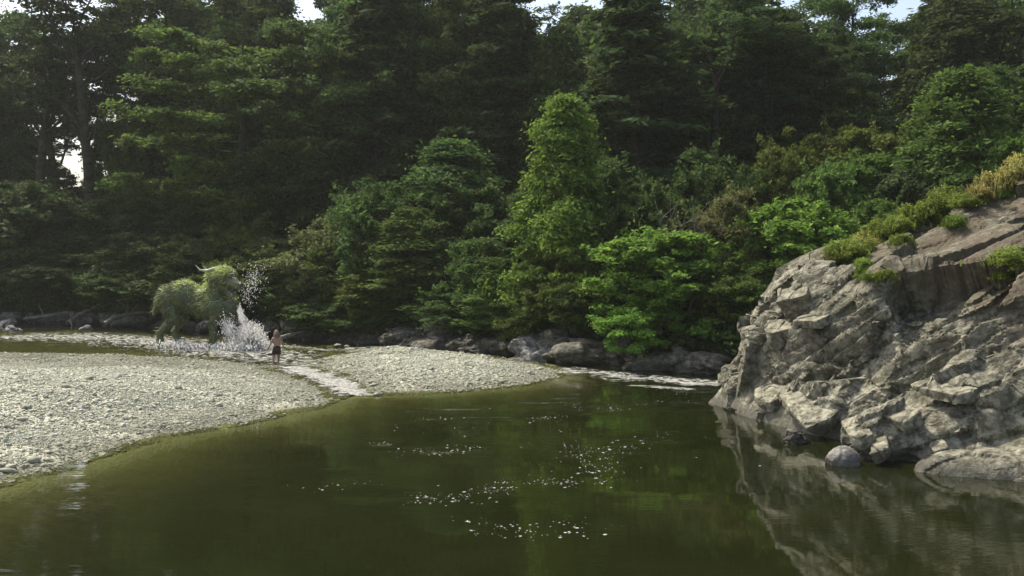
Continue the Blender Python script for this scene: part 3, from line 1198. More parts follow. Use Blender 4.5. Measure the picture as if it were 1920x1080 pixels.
def tpl_thin(seed, H=19.0, R=3.2, per=110, size=0.12):
    """slender forest tree: bare stem, forked top, open crown"""
    rg = np.random.default_rng(seed)
    parts, C, O, Rr = [], [], [], []
    ln = rg.normal(0, .5, 2)
    top = np.array([ln[0], ln[1], H * .62])
    parts.append(tube([(0, 0, -.8), tuple(top * [.3, .3, .5]), tuple(top)], [0.24, 0.19, 0.13], 8))
    for k in range(15):
        zz = rg.uniform(0.42, 1.0)
        b = top * min(1, zz / .62 * .8)
        a = rg.uniform(0, 6.28)
        L = R * rg.uniform(.5, 1.1)
        tip = b + np.array([math.cos(a) * L, math.sin(a) * L, H * rg.uniform(.08, .34)])
        tip[2] = min(tip[2], H)
        parts.append(limb(b, tip, .07, .015, rg, 5, 0.05))
        for q in range(9):
            t = rg.uniform(.45, 1.08)
            C.append(b + (tip - b) * t + rg.normal(0, .45, 3) * [1, 1, .6])
            O.append([math.cos(a) * .5, math.sin(a) * .5, .5])
            w = rg.uniform(.35, .7)
            Rr.append([w, w, w * .5])
    V, F = leaf_cloud(np.array(C), np.array(Rr), unit(np.array(O)), per, size, rg, up=.6)
    return (V, F), merge(parts)


def tpl_twigs(seed, H=4.0, R=2.2):
    rg = np.random.default_rng(seed)
    parts = []
    for k in range(16):
        a = rg.uniform(0, 6.28)
        e = np.array([math.cos(a) * R * rg.uniform(.3, 1), math.sin(a) * R * rg.uniform(.3, 1), H * rg.uniform(.6, 1)])
        parts.append(limb((0, 0, -.3), e, .06, .012, rg, 6, .08))
        for q in range(9):
            m = e * rg.uniform(.45, 1)
            parts.append(limb(m, m + rg.normal(0, .45, 3) + [0, 0, .4], .018, .005, rg, 4, .03))
    C = rg.normal(0, .5, (40, 3)) * [R, R, H * .3] + [0, 0, H * .65]
    V, F = leaf_cloud(C, np.full((40, 3), .4), unit(C - [0, 0, H * .4]), 14, .10, rg)
    return (V, F), merge(parts)


TPL = {}
for kind, fn, n in (('round', tpl_round, 4), ('column', tpl_column, 3), ('tier', tpl_tier, 4), ('conifer', tpl_conifer, 3), ('thin', tpl_thin, 3), ('twigs', tpl_twigs, 1)):
    TPL[kind] = []
    for k in range(n):
        (V, F), (TV, TQ) = fn(100 + 13 * k)
        cm = mesh_np('crown', V, F, LEAF['deep'])
        tm = mesh_np('trunk', TV, TQ, BARK, flat=False)
        TPL[kind].append((cm, tm, float(V[:, 2].max()), float(np.percentile(np.abs(V[:, :2]), 98)) * 1.05))
_use = {}


def plant(kind, name, px, d, top, w, mat, label, cat, group=None, variant=None, bark=None, base_z=None):
    """stands on the far bank, d metres behind the water's edge as seen along pixel column px"""
    bl = np.interp(px, [-1500, -400, 0, 100, 200, 300, 400, 500, 660, 860, 960, 1160, 1345, 1500, 1700, 2000, 2600], [596, 600, 603, 606, 609, 613, 620, 628, 639, 657, 665, 685, 700, 706, 711, 716, 722])
    p = G(px, bl)
    dist = math.hypot(p[0], p[1])
    x, y = p[0] * (1 + d / dist), p[1] * (1 + d / dist)
    z = gz(x, y)
    zt = at_depth(px, top, y)[2]
    H = max(1.2, zt - z)
    v = _use.get(kind, 0) if variant is None else variant
    _use[kind] = v + 1
    cm, tm, h0, r0 = TPL[kind][v % len(TPL[kind])]
    wm = w / F_PX * y
    e = bpy.data.objects.new(name, None)
    COL.objects.link(e)
    e.empty_display_size = 0.3
    e.location = (x, y, z)
    e.rotation_euler = (0, 0, RNG.uniform(0, 6.28))
    sxy = wm / (2 * r0)
    e.scale = (sxy, sxy, H / h0)
    tag(e, label, cat, group)
    t = obj('trunk' if kind not in ('round', 'twigs') else 'stem', tm, e)
    c = obj('crown' if kind not in ('round', 'twigs') else 'foliage', cm, e)
    for o, m in ((c, LEAF[mat]), (t, bark or BARK)):
        o.material_slots[0].link = 'OBJECT'
        o.material_slots[0].material = m
    return e


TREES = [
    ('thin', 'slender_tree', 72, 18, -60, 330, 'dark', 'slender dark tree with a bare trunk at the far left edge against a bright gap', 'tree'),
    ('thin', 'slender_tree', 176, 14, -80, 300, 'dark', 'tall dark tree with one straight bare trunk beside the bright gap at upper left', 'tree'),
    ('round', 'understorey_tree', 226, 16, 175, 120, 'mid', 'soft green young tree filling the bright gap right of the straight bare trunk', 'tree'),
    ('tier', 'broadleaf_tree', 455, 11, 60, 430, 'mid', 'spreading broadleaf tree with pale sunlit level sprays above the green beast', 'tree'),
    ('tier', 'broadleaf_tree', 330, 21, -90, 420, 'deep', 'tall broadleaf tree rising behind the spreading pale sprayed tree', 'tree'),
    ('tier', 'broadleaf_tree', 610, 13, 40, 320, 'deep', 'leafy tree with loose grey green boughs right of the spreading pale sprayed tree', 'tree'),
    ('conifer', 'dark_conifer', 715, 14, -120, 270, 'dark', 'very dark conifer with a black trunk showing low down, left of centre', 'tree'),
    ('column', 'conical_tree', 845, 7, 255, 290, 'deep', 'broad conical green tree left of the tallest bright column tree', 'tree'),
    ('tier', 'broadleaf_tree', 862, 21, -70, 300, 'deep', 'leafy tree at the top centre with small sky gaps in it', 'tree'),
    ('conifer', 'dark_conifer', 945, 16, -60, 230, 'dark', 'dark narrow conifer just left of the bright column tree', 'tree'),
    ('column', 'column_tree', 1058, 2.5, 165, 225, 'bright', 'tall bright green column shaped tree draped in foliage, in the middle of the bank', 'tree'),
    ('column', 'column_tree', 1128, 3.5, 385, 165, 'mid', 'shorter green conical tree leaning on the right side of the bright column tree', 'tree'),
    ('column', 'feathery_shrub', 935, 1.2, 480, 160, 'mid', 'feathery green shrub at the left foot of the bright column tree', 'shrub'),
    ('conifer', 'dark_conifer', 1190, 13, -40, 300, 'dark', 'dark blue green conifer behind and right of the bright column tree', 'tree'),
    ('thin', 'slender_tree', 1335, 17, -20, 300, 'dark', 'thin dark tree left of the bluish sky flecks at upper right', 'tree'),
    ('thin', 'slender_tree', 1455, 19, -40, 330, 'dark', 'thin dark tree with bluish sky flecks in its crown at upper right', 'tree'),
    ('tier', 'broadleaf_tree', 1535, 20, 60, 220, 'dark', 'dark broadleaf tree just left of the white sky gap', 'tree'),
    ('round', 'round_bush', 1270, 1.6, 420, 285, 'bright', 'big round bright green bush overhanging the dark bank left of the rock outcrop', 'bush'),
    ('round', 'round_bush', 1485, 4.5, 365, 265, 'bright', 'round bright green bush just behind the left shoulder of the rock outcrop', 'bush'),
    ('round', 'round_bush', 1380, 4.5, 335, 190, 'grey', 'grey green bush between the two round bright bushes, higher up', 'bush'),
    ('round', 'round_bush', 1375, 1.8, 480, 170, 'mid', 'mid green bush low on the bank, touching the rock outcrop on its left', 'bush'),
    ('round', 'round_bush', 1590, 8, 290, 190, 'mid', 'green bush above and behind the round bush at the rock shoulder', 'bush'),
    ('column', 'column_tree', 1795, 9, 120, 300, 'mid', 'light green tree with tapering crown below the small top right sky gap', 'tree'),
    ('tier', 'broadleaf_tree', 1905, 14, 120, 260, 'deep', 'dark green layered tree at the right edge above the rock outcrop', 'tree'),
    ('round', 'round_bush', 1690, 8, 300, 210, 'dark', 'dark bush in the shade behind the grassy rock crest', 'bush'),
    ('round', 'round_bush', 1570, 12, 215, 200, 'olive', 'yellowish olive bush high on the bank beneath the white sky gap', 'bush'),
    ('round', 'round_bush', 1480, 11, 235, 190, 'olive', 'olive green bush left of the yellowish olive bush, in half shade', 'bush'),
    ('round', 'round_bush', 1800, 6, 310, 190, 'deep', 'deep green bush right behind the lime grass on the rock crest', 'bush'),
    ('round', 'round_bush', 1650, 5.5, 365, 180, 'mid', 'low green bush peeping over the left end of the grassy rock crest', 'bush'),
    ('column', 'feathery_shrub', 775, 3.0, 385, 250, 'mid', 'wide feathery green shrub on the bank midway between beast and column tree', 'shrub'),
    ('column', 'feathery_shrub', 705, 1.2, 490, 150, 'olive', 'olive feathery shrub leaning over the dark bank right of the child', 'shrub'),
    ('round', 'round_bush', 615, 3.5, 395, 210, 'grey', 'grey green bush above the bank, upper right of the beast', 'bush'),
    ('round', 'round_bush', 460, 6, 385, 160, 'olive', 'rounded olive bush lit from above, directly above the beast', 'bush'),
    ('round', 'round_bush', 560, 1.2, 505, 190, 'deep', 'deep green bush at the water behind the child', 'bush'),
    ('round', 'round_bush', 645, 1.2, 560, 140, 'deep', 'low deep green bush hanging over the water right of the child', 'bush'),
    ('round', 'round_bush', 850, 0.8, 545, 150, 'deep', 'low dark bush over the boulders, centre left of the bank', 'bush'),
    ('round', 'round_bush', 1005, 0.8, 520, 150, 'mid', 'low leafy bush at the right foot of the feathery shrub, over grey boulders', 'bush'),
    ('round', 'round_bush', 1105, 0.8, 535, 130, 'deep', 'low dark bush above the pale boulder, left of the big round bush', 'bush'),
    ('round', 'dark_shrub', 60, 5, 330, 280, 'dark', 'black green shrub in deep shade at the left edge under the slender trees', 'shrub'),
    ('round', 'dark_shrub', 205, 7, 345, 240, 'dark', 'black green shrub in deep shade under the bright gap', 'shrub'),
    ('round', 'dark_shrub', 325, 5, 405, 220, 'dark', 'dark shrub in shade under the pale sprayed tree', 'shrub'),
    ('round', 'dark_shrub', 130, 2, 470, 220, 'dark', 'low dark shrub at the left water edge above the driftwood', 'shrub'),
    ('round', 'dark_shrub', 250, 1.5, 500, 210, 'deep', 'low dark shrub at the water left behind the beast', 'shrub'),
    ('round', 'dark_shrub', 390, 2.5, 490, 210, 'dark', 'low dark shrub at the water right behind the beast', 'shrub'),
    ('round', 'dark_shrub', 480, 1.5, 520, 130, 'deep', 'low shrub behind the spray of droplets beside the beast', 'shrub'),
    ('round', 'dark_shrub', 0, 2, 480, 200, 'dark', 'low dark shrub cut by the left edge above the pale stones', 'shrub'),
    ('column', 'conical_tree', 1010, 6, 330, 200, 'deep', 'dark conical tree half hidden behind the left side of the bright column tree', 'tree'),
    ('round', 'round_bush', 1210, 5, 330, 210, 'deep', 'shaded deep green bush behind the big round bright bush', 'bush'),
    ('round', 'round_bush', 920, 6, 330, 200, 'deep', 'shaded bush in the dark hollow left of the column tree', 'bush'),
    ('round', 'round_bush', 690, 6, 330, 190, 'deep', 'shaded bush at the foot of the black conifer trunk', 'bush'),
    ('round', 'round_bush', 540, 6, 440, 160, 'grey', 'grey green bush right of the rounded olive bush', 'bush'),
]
for kind, name, px, d, top, w, mat, label, cat in TREES:
    plant(kind, name, px, d, top, w, mat, label, cat)
for args in (('round', 'round_bush', 1150, 8, 285, 230, 'deep', 'smooth dark green bush high up, right of the bright column tree', 'bush'),
             ('round', 'round_bush', 1320, 9, 255, 240, 'deep', 'large dark green bush high on the bank behind the grey twiggy shrub', 'bush'),
             ('round', 'round_bush', 1430, 11, 290, 190, 'mid', 'green bush high on the bank above the rock shoulder bush', 'bush'),
             ('thin', 'slender_tree', 112, 25, 130, 260, 'dark', 'low open crowned tree filling the bright gap between two bare trunks', 'tree'),
             ('round', 'round_bush', 1720, 12, 225, 190, 'mid', 'green bush beneath the white sky gap beside the light tapering tree', 'bush'),
             ):
    plant(*args)
plant('twigs', 'bare_shrub', 1300, 3.4, 372, 190, 'grey', 'bare grey twiggy shrub above the big round bright bush', 'shrub', bark=BARK_PALE)

# the wood behind: trees nothing tells apart
rg = np.random.default_rng(23)
for row, (d0, hmin, hmax, step) in enumerate(((20, -70, 60, 105), (30, -60, 50, 95), (44, -30, 60, 95), (62, 0, 80, 90))):
    for px in np.arange(-420, 2400, step):
        px = px + rg.uniform(-30, 30)
        if 20 < px < 290 and row < 4:
            continue
        if 1600 < px < 1738:
            continue
        top = rg.uniform(hmin, hmax)
        kind = rg.choice(['conifer', 'tier', 'thin', 'column', 'column'])
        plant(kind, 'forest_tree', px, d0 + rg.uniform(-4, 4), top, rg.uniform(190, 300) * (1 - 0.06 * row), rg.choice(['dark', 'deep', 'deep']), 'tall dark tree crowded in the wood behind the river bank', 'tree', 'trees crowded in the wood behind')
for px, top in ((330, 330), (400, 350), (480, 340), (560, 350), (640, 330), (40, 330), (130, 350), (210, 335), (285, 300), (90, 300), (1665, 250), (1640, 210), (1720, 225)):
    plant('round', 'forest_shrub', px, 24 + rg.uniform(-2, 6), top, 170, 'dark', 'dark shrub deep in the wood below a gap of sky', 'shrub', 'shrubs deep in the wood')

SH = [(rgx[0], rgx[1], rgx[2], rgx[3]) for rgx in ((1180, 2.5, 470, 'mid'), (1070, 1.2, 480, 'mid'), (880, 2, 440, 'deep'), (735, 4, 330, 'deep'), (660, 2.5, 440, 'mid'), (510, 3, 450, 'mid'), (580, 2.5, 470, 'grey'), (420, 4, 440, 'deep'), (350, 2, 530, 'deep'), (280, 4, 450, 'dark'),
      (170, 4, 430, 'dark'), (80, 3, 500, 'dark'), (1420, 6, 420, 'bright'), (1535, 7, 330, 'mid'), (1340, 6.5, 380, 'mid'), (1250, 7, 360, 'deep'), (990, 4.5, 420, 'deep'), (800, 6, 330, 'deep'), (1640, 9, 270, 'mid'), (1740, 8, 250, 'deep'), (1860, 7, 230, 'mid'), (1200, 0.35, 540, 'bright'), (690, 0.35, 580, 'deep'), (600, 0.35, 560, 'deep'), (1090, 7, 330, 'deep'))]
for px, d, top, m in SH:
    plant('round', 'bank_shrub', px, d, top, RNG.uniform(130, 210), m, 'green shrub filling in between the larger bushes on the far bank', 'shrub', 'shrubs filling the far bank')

# leafy undergrowth on the bank
pu = []
rg = np.random.default_rng(31)
while len(pu) < 900:
    px = rg.uniform(-150, 2050)
    d = rg.uniform(0.5, 16) if rg.uniform() < .7 else rg.uniform(0.4, 3)
    bl = np.interp(px, [-1500, -400, 0, 100, 200, 300, 400, 500, 660, 860, 960, 1160, 1345, 1500, 1700, 2000, 2600], [596, 600, 603, 606, 609, 613, 620, 628, 639, 657, 665, 685, 700, 706, 711, 716, 722])
    p = G(px, bl)
    ds = math.hypot(p[0], p[1])
    pu.append((p[0] * (1 + d / ds), p[1] * (1 + d / ds)))
pu = np.array(pu)
zu = ground_z(pu)
C = np.stack([pu[:, 0], pu[:, 1], zu + rg.uniform(.15, .6, len(pu))], 1)
V, F = leaf_cloud(C, np.stack([rg.uniform(.5, 1.0, len(pu)), rg.uniform(.5, 1.0, len(pu)), rg.uniform(.25, .6, len(pu))], 1), np.tile([0, -0.3, .8], (len(pu), 1)), 60, 0.13, rg, up=.7)
tag(obj('undergrowth', mesh_np('undergrowth', V, F, LEAF['deep'])), 'low dark leafy undergrowth covering the river bank under the trees', 'undergrowth', kind='stuff')


# ------------------------------------------------------------------ tufts on the rock
def tuft_mesh(seed, mat=None):
    """a bushy mound of arching blades and small fronds"""
    rg = np.random.default_rng(seed)
    n = 420
    b = rg.normal(0, .26, (n, 2))
    base = np.stack([b[:, 0] * 1.25, b[:, 1] * .8, 0.14 * np.exp(-(b ** 2).sum(1) * 6) - .12 + rg.uniform(-.03, .03, n)], 1)
    a = np.arctan2(b[:, 1], b[:, 0]) + rg.normal(0, 1.0, n)
    lump = 0.6 + 0.7 * (vnoise(np.stack([b[:, 0] * 4, b[:, 1] * 4, b[:, 0] * 0], 1) + seed, seed) * .5 + .5)
    ln = .40 * lump * rg.uniform(.4, 1.3, n)
    out = np.stack([np.cos(a), np.sin(a), np.zeros(n)], 1)
    lean = rg.uniform(.2, 1.1, n)[:, None]
    upv = np.array([0, 0, 1.0])
    p1 = base + (upv * .75 + out * lean * .5) * ln[:, None] * .6
    p2 = p1 + (upv * .25 + out * lean) * ln[:, None] * .55 - upv * (lean * ln[:, None] * .2)
    sd = np.stack([-np.sin(a), np.cos(a), np.zeros(n)], 1) * (.012 * rg.uniform(.7, 1.5, n))[:, None]
    V1 = np.stack([base - sd, base + sd, p1 + sd, p1 - sd, p2], 1).reshape(-1, 3)
    k = np.arange(n) * 5
    d_ = unit(rg.normal(0, 1, (150, 3)) + [0, 0, .5])
    ct = rg.normal(0, .22, (6, 3)) * [1.5, .9, .25] + [0, 0, .05]
    C = ct[rg.integers(0, 6, 150)] + d_ * (rg.uniform(.12, .30, 150))[:, None] * [1.1, 1, .85]
    V2, F2 = leaf_cloud(C, np.full((150, 3), .10), d_, 30, .026, rg, long=2.6, up=.5)
    return mesh_np('grass_tuft', np.concatenate([V1, V2]), [np.stack([k, k + 1, k + 2, k + 3], 1), np.stack([k + 3, k + 2, k + 4], 1), F2 + len(V1)], mat)


tufts = {m: [tuft_mesh(300 + k, mat=LEAF[m]) for k in range(3)] for m in ('grass', 'straw', 'lime', 'olive')}
TUFTS = [
    (1605, 478, 1.0, 'grass', 'bright lime grass tuft on the left shoulder of the rock, lowest on the crest'), (1575, 470, .7, 'grass', 'small lime tuft at the outer left end of the rock shoulder'),
    (1650, 440, .8, 'grass', 'lime tuft between the low shoulder tuft and the long crest of grass'), (1690, 408, 1.0, 'grass', 'lime grass tuft at the left start of the long rock crest'),
    (1735, 390, 1.1, 'grass', 'fullest lime grass tuft in the middle of the rock crest'), (1780, 374, .9, 'grass', 'lime grass tuft at the right end of the long rock crest'),
    (1840, 350, .7, 'straw', 'straw coloured tuft beside the dark hollow near the rock top'), (1880, 318, 1.1, 'straw', 'tall straw coloured tuft on the rock top at the right edge'),
    (1915, 300, 1.1, 'straw', 'straw coloured tuft cut by the right edge on the rock top'), (1905, 490, .9, 'grass', 'green tuft growing on the rock face at the right edge'), (1880, 520, .5, 'grass', 'small green tuft below the tuft at the right edge of the rock face'),
    (1625, 462, .7, 'straw', 'dry yellow tuft behind the low shoulder tuft'), (1660, 520, .45, 'grass', 'tiny green tuft under the shoulder grass on the rock face')]
for k in range(34):
    t_ = RNG.uniform(0, 1)
    px = 1560 + 350 * t_ + RNG.normal(0, 8)
    py = float(np.interp(px, [1560, 1610, 1650, 1700, 1800, 1920], [478, 470, 435, 395, 362, 300])) + abs(RNG.normal(0, 22)) + 4
    TUFTS.append((px, py, RNG.uniform(.22, .6), ['grass', 'lime', 'olive', 'grass', 'lime'][int(RNG.integers(5))], 'small ragged tuft among the larger grass tufts on the rock crest'))
for k, (px, py, s, m, lab) in enumerate(TUFTS):
    loc = None
    for dy in range(0, 120, 6):
        loc, n = hit_rock(px, py + dy)
        if loc is not None:
            break
    if loc is None:
        continue
    o = obj('grass_tuft', tufts[m][k % 3], None, tuple(loc), (0, 0, RNG.uniform(-.6, .6)), (s * RNG.uniform(.8, 1.2), s * 1.1, s * RNG.uniform(.8, 1.25)))
    tag(o, lab, 'grass tuft', 'grass tufts on the rock')

# ------------------------------------------------------------------ boulders and driftwood along the far bank
bm = [boulder_mesh('boulder', s, 4, .36, BOULDER) for s in (3, 8, 15, 21, 34)]
bmp = [boulder_mesh('boulder', s, 4, .36, BOULDER_PALE) for s in (5, 9)]
BOULDERS = [
    (1020, 665, 130, 62, 1, 'broad grey boulder at the foot of the bright column tree'), (1045, 640, 90, 55, 0, 'upright grey boulder behind the broad one below the column tree'), (1110, 672, 150, 60, 0, 'long low dark boulder left of the big round bush, at the water'),
    (1240, 690, 150, 66, 0, 'wide shadowed boulder under the big round bush'), (1320, 694, 110, 60, 0, 'dark shadowed boulder at the water next to the rock outcrop'), (760, 636, 90, 42, 0, 'grey boulder on the bank left of the pale mid bank boulder'),
    (830, 612, 70, 60, 1, 'pale grey boulder showing between low bushes, centre left of the bank'), (835, 648, 120, 40, 0, 'flat dark boulder beneath the pale mid bank boulder'), (905, 658, 110, 40, 0, 'low dark boulder left of the broad boulder under the column tree'),
    (690, 632, 80, 34, 0, 'low dark boulder at the water right of the child'), (1085, 610, 44, 40, 1, 'small pale boulder wedged high between low bushes left of the round bush'), (230, 602, 80, 26, 0, 'grey boulder at the water left behind the beast'), (270, 596, 70, 34, 0, 'grey boulder directly behind the rear of the beast'),
    (20, 600, 60, 26, 1, 'pale boulder at the far left edge across the river'), (45, 610, 36, 16, 1, 'small pale boulder right of the one at the far left edge'), (100, 600, 60, 22, 0, 'dark boulder under the leaning driftwood at the left'), (1175, 650, 80, 60, 0, 'mossy boulder left below the big round bush, half hidden')]
for k, (px, py, w, h, pale, lab) in enumerate(BOULDERS):
    bl = np.interp(px, [0, 100, 200, 300, 400, 500, 660, 860, 960, 1160, 1345], [603, 606, 609, 613, 620, 628, 639, 657, 665, 685, 700])
    g = G(px, bl)
    y = g[1] + max(0.2, (bl - py) * 0.02)
    p = at_depth(px, py, y)
    m = (bmp if pale else bm)[k % (2 if pale else 5)]
    sx, szz = w / F_PX * y / 2, h / F_PX * y / 2
    tag(obj('boulder', m, None, tuple(p), (rg.uniform(-.2, .2), rg.uniform(-.2, .2), rg.uniform(0, .8)), (sx, sx * .8, szz)), lab, 'boulder', 'boulders along the far bank')
for px in np.arange(-60, 1345, 26):
    px = px + rg.uniform(-10, 10)
    bl = np.interp(px, [-400, 0, 100, 200, 300, 400, 500, 660, 860, 960, 1160, 1345], [600, 603, 606, 609, 613, 620, 628, 639, 657, 665, 685, 700])
    g = G(px, bl)
    s = rg.uniform(.35, .85)
    y = g[1] + rg.uniform(-.1, .6)
    tag(obj('bank_rock', bm[int(rg.integers(5))], None, (g[0] / g[1] * y, y, rg.uniform(0.0, .25)), (rg.uniform(-.4, .4), rg.uniform(-.4, .4), rg.uniform(0, 6)), (s * 1.5, s, s * .62)), 'dark grey rock in the low shadowed line along the foot of the far bank', 'rock', 'rocks lining the foot of the far bank')
for px, py, s, lab in ((25, 622, .5, 'pale low stone standing in the river at the far left edge'), (160, 618, .35, 'small pale stone standing alone in the dark water left of the riffle'), (10, 611, .6, 'pale lump of stone at the left edge just above the low stone in the river')):
    g = G(px, py)
    tag(obj('boulder', bmp[0], None, (g[0], g[1], .05), (0, .2, px), (s, s * .8, s * .5)), lab, 'boulder')


def log(name, pts, radii, label, mat=DRIFT, branches=3):
    rgl = np.random.default_rng(len(label))
    parts = [tube(pts, radii, 8)]
    pts = np.array(pts)
    for k in range(branches):
        i = int(rgl.integers(1, len(pts)))
        b = pts[i - 1] + (pts[i] - pts[i - 1]) * rgl.uniform(.2, .9)
        parts.append(limb(b, b + rgl.normal(0, .5, 3) + [0, 0, .35], radii[i] * .5, .012, rgl, 4))
    V, Q = merge(parts)
    tag(obj(name, mesh_np(name, V, Q, mat, flat=False)), label, 'driftwood')


def LP(px, py, y):
    return at_depth(px, py, y)


yb = G(560, 640)[1]
log('driftwood_log', [LP(524, 634, yb), LP(545, 628, yb + .3), LP(575, 621, yb + .9), LP(604, 612, yb + 1.4)], [.11, .10, .08, .04], 'thin grey driftwood log leaning up the bank just right of the child')
log('driftwood_log', [LP(540, 634, yb + .4), LP(562, 630, yb + .5), LP(590, 630, yb + .6)], [.16, .15, .08], 'short dark driftwood log lying under the leaning one', BARK)
yl = G(160, 607)[1]
log('driftwood_log', [LP(45, 598, yl), LP(90, 592, yl), LP(125, 586, yl + .5), LP(175, 590, yl + 1)], [.10, .13, .12, .05], 'grey driftwood trunk lying along the far left shore')
log('driftwood_root', [LP(125, 606, yl - 2), LP(150, 590, yl - 1), LP(175, 577, yl), LP(215, 570, yl + 1)], [.14, .12, .1, .04], 'curved grey root arching down to the water left of the beast', branches=5)
log('driftwood_root', [LP(195, 608, yl - 5), LP(215, 595, yl - 4), LP(245, 588, yl - 3), LP(290, 582, yl - 3)], [.14, .13, .1, .05], 'grey root arching low over the shore directly left of the beast', branches=5)

# ------------------------------------------------------------------ thin summer haze over the valley
hz = NT('valley_haze')
pv = hz.n('ShaderNodeVolumePrincipled')
pv.inputs['Color'].default_value = (0.86, 0.90, 0.80, 1)
pv.inputs['Density'].default_value = 0.0003
pv.inputs['Anisotropy'].default_value = 0.25
hz.l(pv.outputs[0], hz.out.inputs['Volume'])
hV = np.array([[x, y, z] for x in (-710, 710) for y in (-70, 710) for z in (-3.2, 70)], float)
hQ = np.array([[0, 1, 3, 2], [4, 6, 7, 5], [0, 4, 5, 1], [2, 3, 7, 6], [0, 2, 6, 4], [1, 5, 7, 3]])
tag(obj('haze', mesh_np('haze', hV, hQ, hz.m)), 'thin pale haze lying over the whole river valley', 'haze', kind='stuff')

# ------------------------------------------------------------------ shaggy beast wading in the riffle
BY = 45.2
BS = BY / F_PX                                             # metres per photo pixel at the beast
BX0 = (392 - 960) * BS


def bp(px, py, dy=0.0):
    """point on the beast from photo coordinates, in the beast's own space"""
    q = at_depth(px, py, BY)
    return np.array([q[0] - BX0, dy, q[2]])


def beast_sdf(P):
    c = lambda a, b, r0, r1: capsule(P, a, b, r0, r1)
    d = c(bp(318, 558), bp(345, 554), .50, .60)                                  # rump and loins
    d = smin(d, c(bp(345, 556), bp(392, 570), .58, .62), .3)
    d = smin(d, c(bp(392, 570), bp(424, 576, -.1), .62, .54), .3)                # chest
    d = smin(d, c(bp(398, 558, -.05), bp(412, 534, -.2), .50, .40), .2)          # neck
    d = smin(d, c(bp(408, 521, -.25), bp(430, 519, -.45), .36, .34), .15)        # skull
    d = smin(d, c(bp(426, 509, -.4), bp(444, 515, -.55), .17, .13), .08)         # brow
    d = smin(d, c(bp(432, 525, -.5), bp(456, 534, -.82), .29, .19), .1)          # muzzle
    d = smin(d, c(bp(424, 538, -.4), bp(446, 553, -.68), .20, .12), .05)         # open jaw
    for s in (-1, 1):
        ox = 4 if s > 0 else -4
        d = smin(d, c(bp(322 + ox, 562, .26 * s), bp(334 + ox, 596, .38 * s), .36, .22), .2)
        d = smin(d, c(bp(334 + ox, 596, .38 * s), bp(313 + ox * 2, 622, .42 * s), .19, .12), .08)
        d = smin(d, c(bp(313 + ox * 2, 622, .42 * s), bp(320 + ox * 3, 648, .42 * s), .12, .14), .06)
        d = smin(d, c(bp(320 + ox * 3, 649, .42 * s), bp(332 + ox * 3, 650, .42 * s), .14, .11), .06)
    d = smin(d, c(bp(416, 572, -.36), bp(404, 610, -.44), .31, .18), .2)
    d = smin(d, c(bp(404, 610, -.44), bp(408, 647, -.5), .16, .14), .06)
    d = smin(d, c(bp(408, 649, -.5), bp(421, 650, -.6), .15, .11), .06)
    d = smin(d, c(bp(432, 572, .2), bp(450, 602, .15), .30, .18), .2)
    d = smin(d, c(bp(450, 602, .15), bp(456, 642, .1), .16, .13), .06)
    d = smin(d, c(bp(456, 644, .1), bp(468, 648, 0), .14, .1), .06)
    d = smin(d, c(bp(312, 552), bp(296, 560, .1), .26, .12), .2)                 # tail
    d = smin(d, c(bp(296, 560, .1), bp(284, 588, .3), .12, .06), .08)
    for s in (-1, 1):                                                            # ears
        d = smin(d, c(bp(404, 516, -.2 + .3 * s), bp(393, 524, -.1 + .55 * s), .10, .04), .06)
    return d + 0.035 * vnoise(P * 3.2, 8) + .012 * vnoise(P * 9, 9)


def fur_mat(name, col, tip):
    t = NT(name)
    isl = t.n('ShaderNodeNewGeometry').outputs['Random Per Island']
    c = t.ramp(isl, [(0.0, tuple(x * .5 for x in col)), (0.6, col), (1.0, tip)])
    d = t.bsdf(c, .6, None, .3)
    tr = t.n('ShaderNodeBsdfTranslucent')
    t.l(c, tr.inputs['Color'])
    m = t.n('ShaderNodeMixShader')
    m.inputs[0].default_value = .4
    t.l(d, m.inputs[1])
    t.l(tr.outputs[0], m.inputs[2])
    return t.done(m.outputs[0])


FUR = fur_mat('fur_green', (0.11, 0.125, 0.05), (0.30, 0.34, 0.15))
MANE_RIM = fur_mat('mane_lit_rim', (0.36, 0.44, 0.13), (0.80, 0.86, 0.48))  # mane green, brightened so the beast's sunlit rims are put into the colour
HIDE = plain('beast_hide', (0.085, 0.10, 0.045), .42, .5, .5, 2.2)
HORN = plain('beast_horn', (0.24, 0.25, 0.14), .5, .4, .2, 15)
lo, hi = bp(290, 655) - [0.3, 1.6, .5], bp(485, 490) + [.3, 1.5, .4]
V, Q = surface_nets(beast_sdf, lo, hi, 0.042)
N = vnormals(V, Q)
beast = bpy.data.objects.new('shaggy_beast', None)
COL.objects.link(beast)
beast.location = (BX0, BY, 0)
beast.rotation_euler = (0, 0, 0)
tag(beast, 'huge shaggy green furred four legged beast with swept back horns, wading in the splashing riffle', 'creature')
obj('body', mesh_np('body', V, Q, HIDE, flat=False), beast)


def fur(V, N, n, length, rg, drop, sel=None, wid=.022):
    w = np.ones(len(V)) if sel is None else sel
    k = rg.choice(len(V), n, p=w / w.sum())
    b = V[k] - N[k] * .02 + rg.normal(0, .02, (n, 3))
    ln = (length * rg.uniform(.6, 1.4, n))[:, None]
    dirv = unit(N[k] * .75 + np.array([-.45, 0, -drop]) + rg.normal(0, .3, (n, 3)))
    mid = b + dirv * ln * .55
    tip = mid + unit(dirv + np.array([-.3, 0, -drop * 1.2])) * ln * .5
    sd = unit(np.cross(dirv, rg.normal(0, 1, (n, 3)))) * wid
    VV = np.stack([b - sd, b + sd, mid + sd * .8, mid - sd * .8, tip], 1).reshape(-1, 3)
    i = np.arange(n) * 5
    return VV, [np.stack([i, i + 1, i + 2, i + 3], 1), np.stack([i + 3, i + 2, i + 4], 1)]


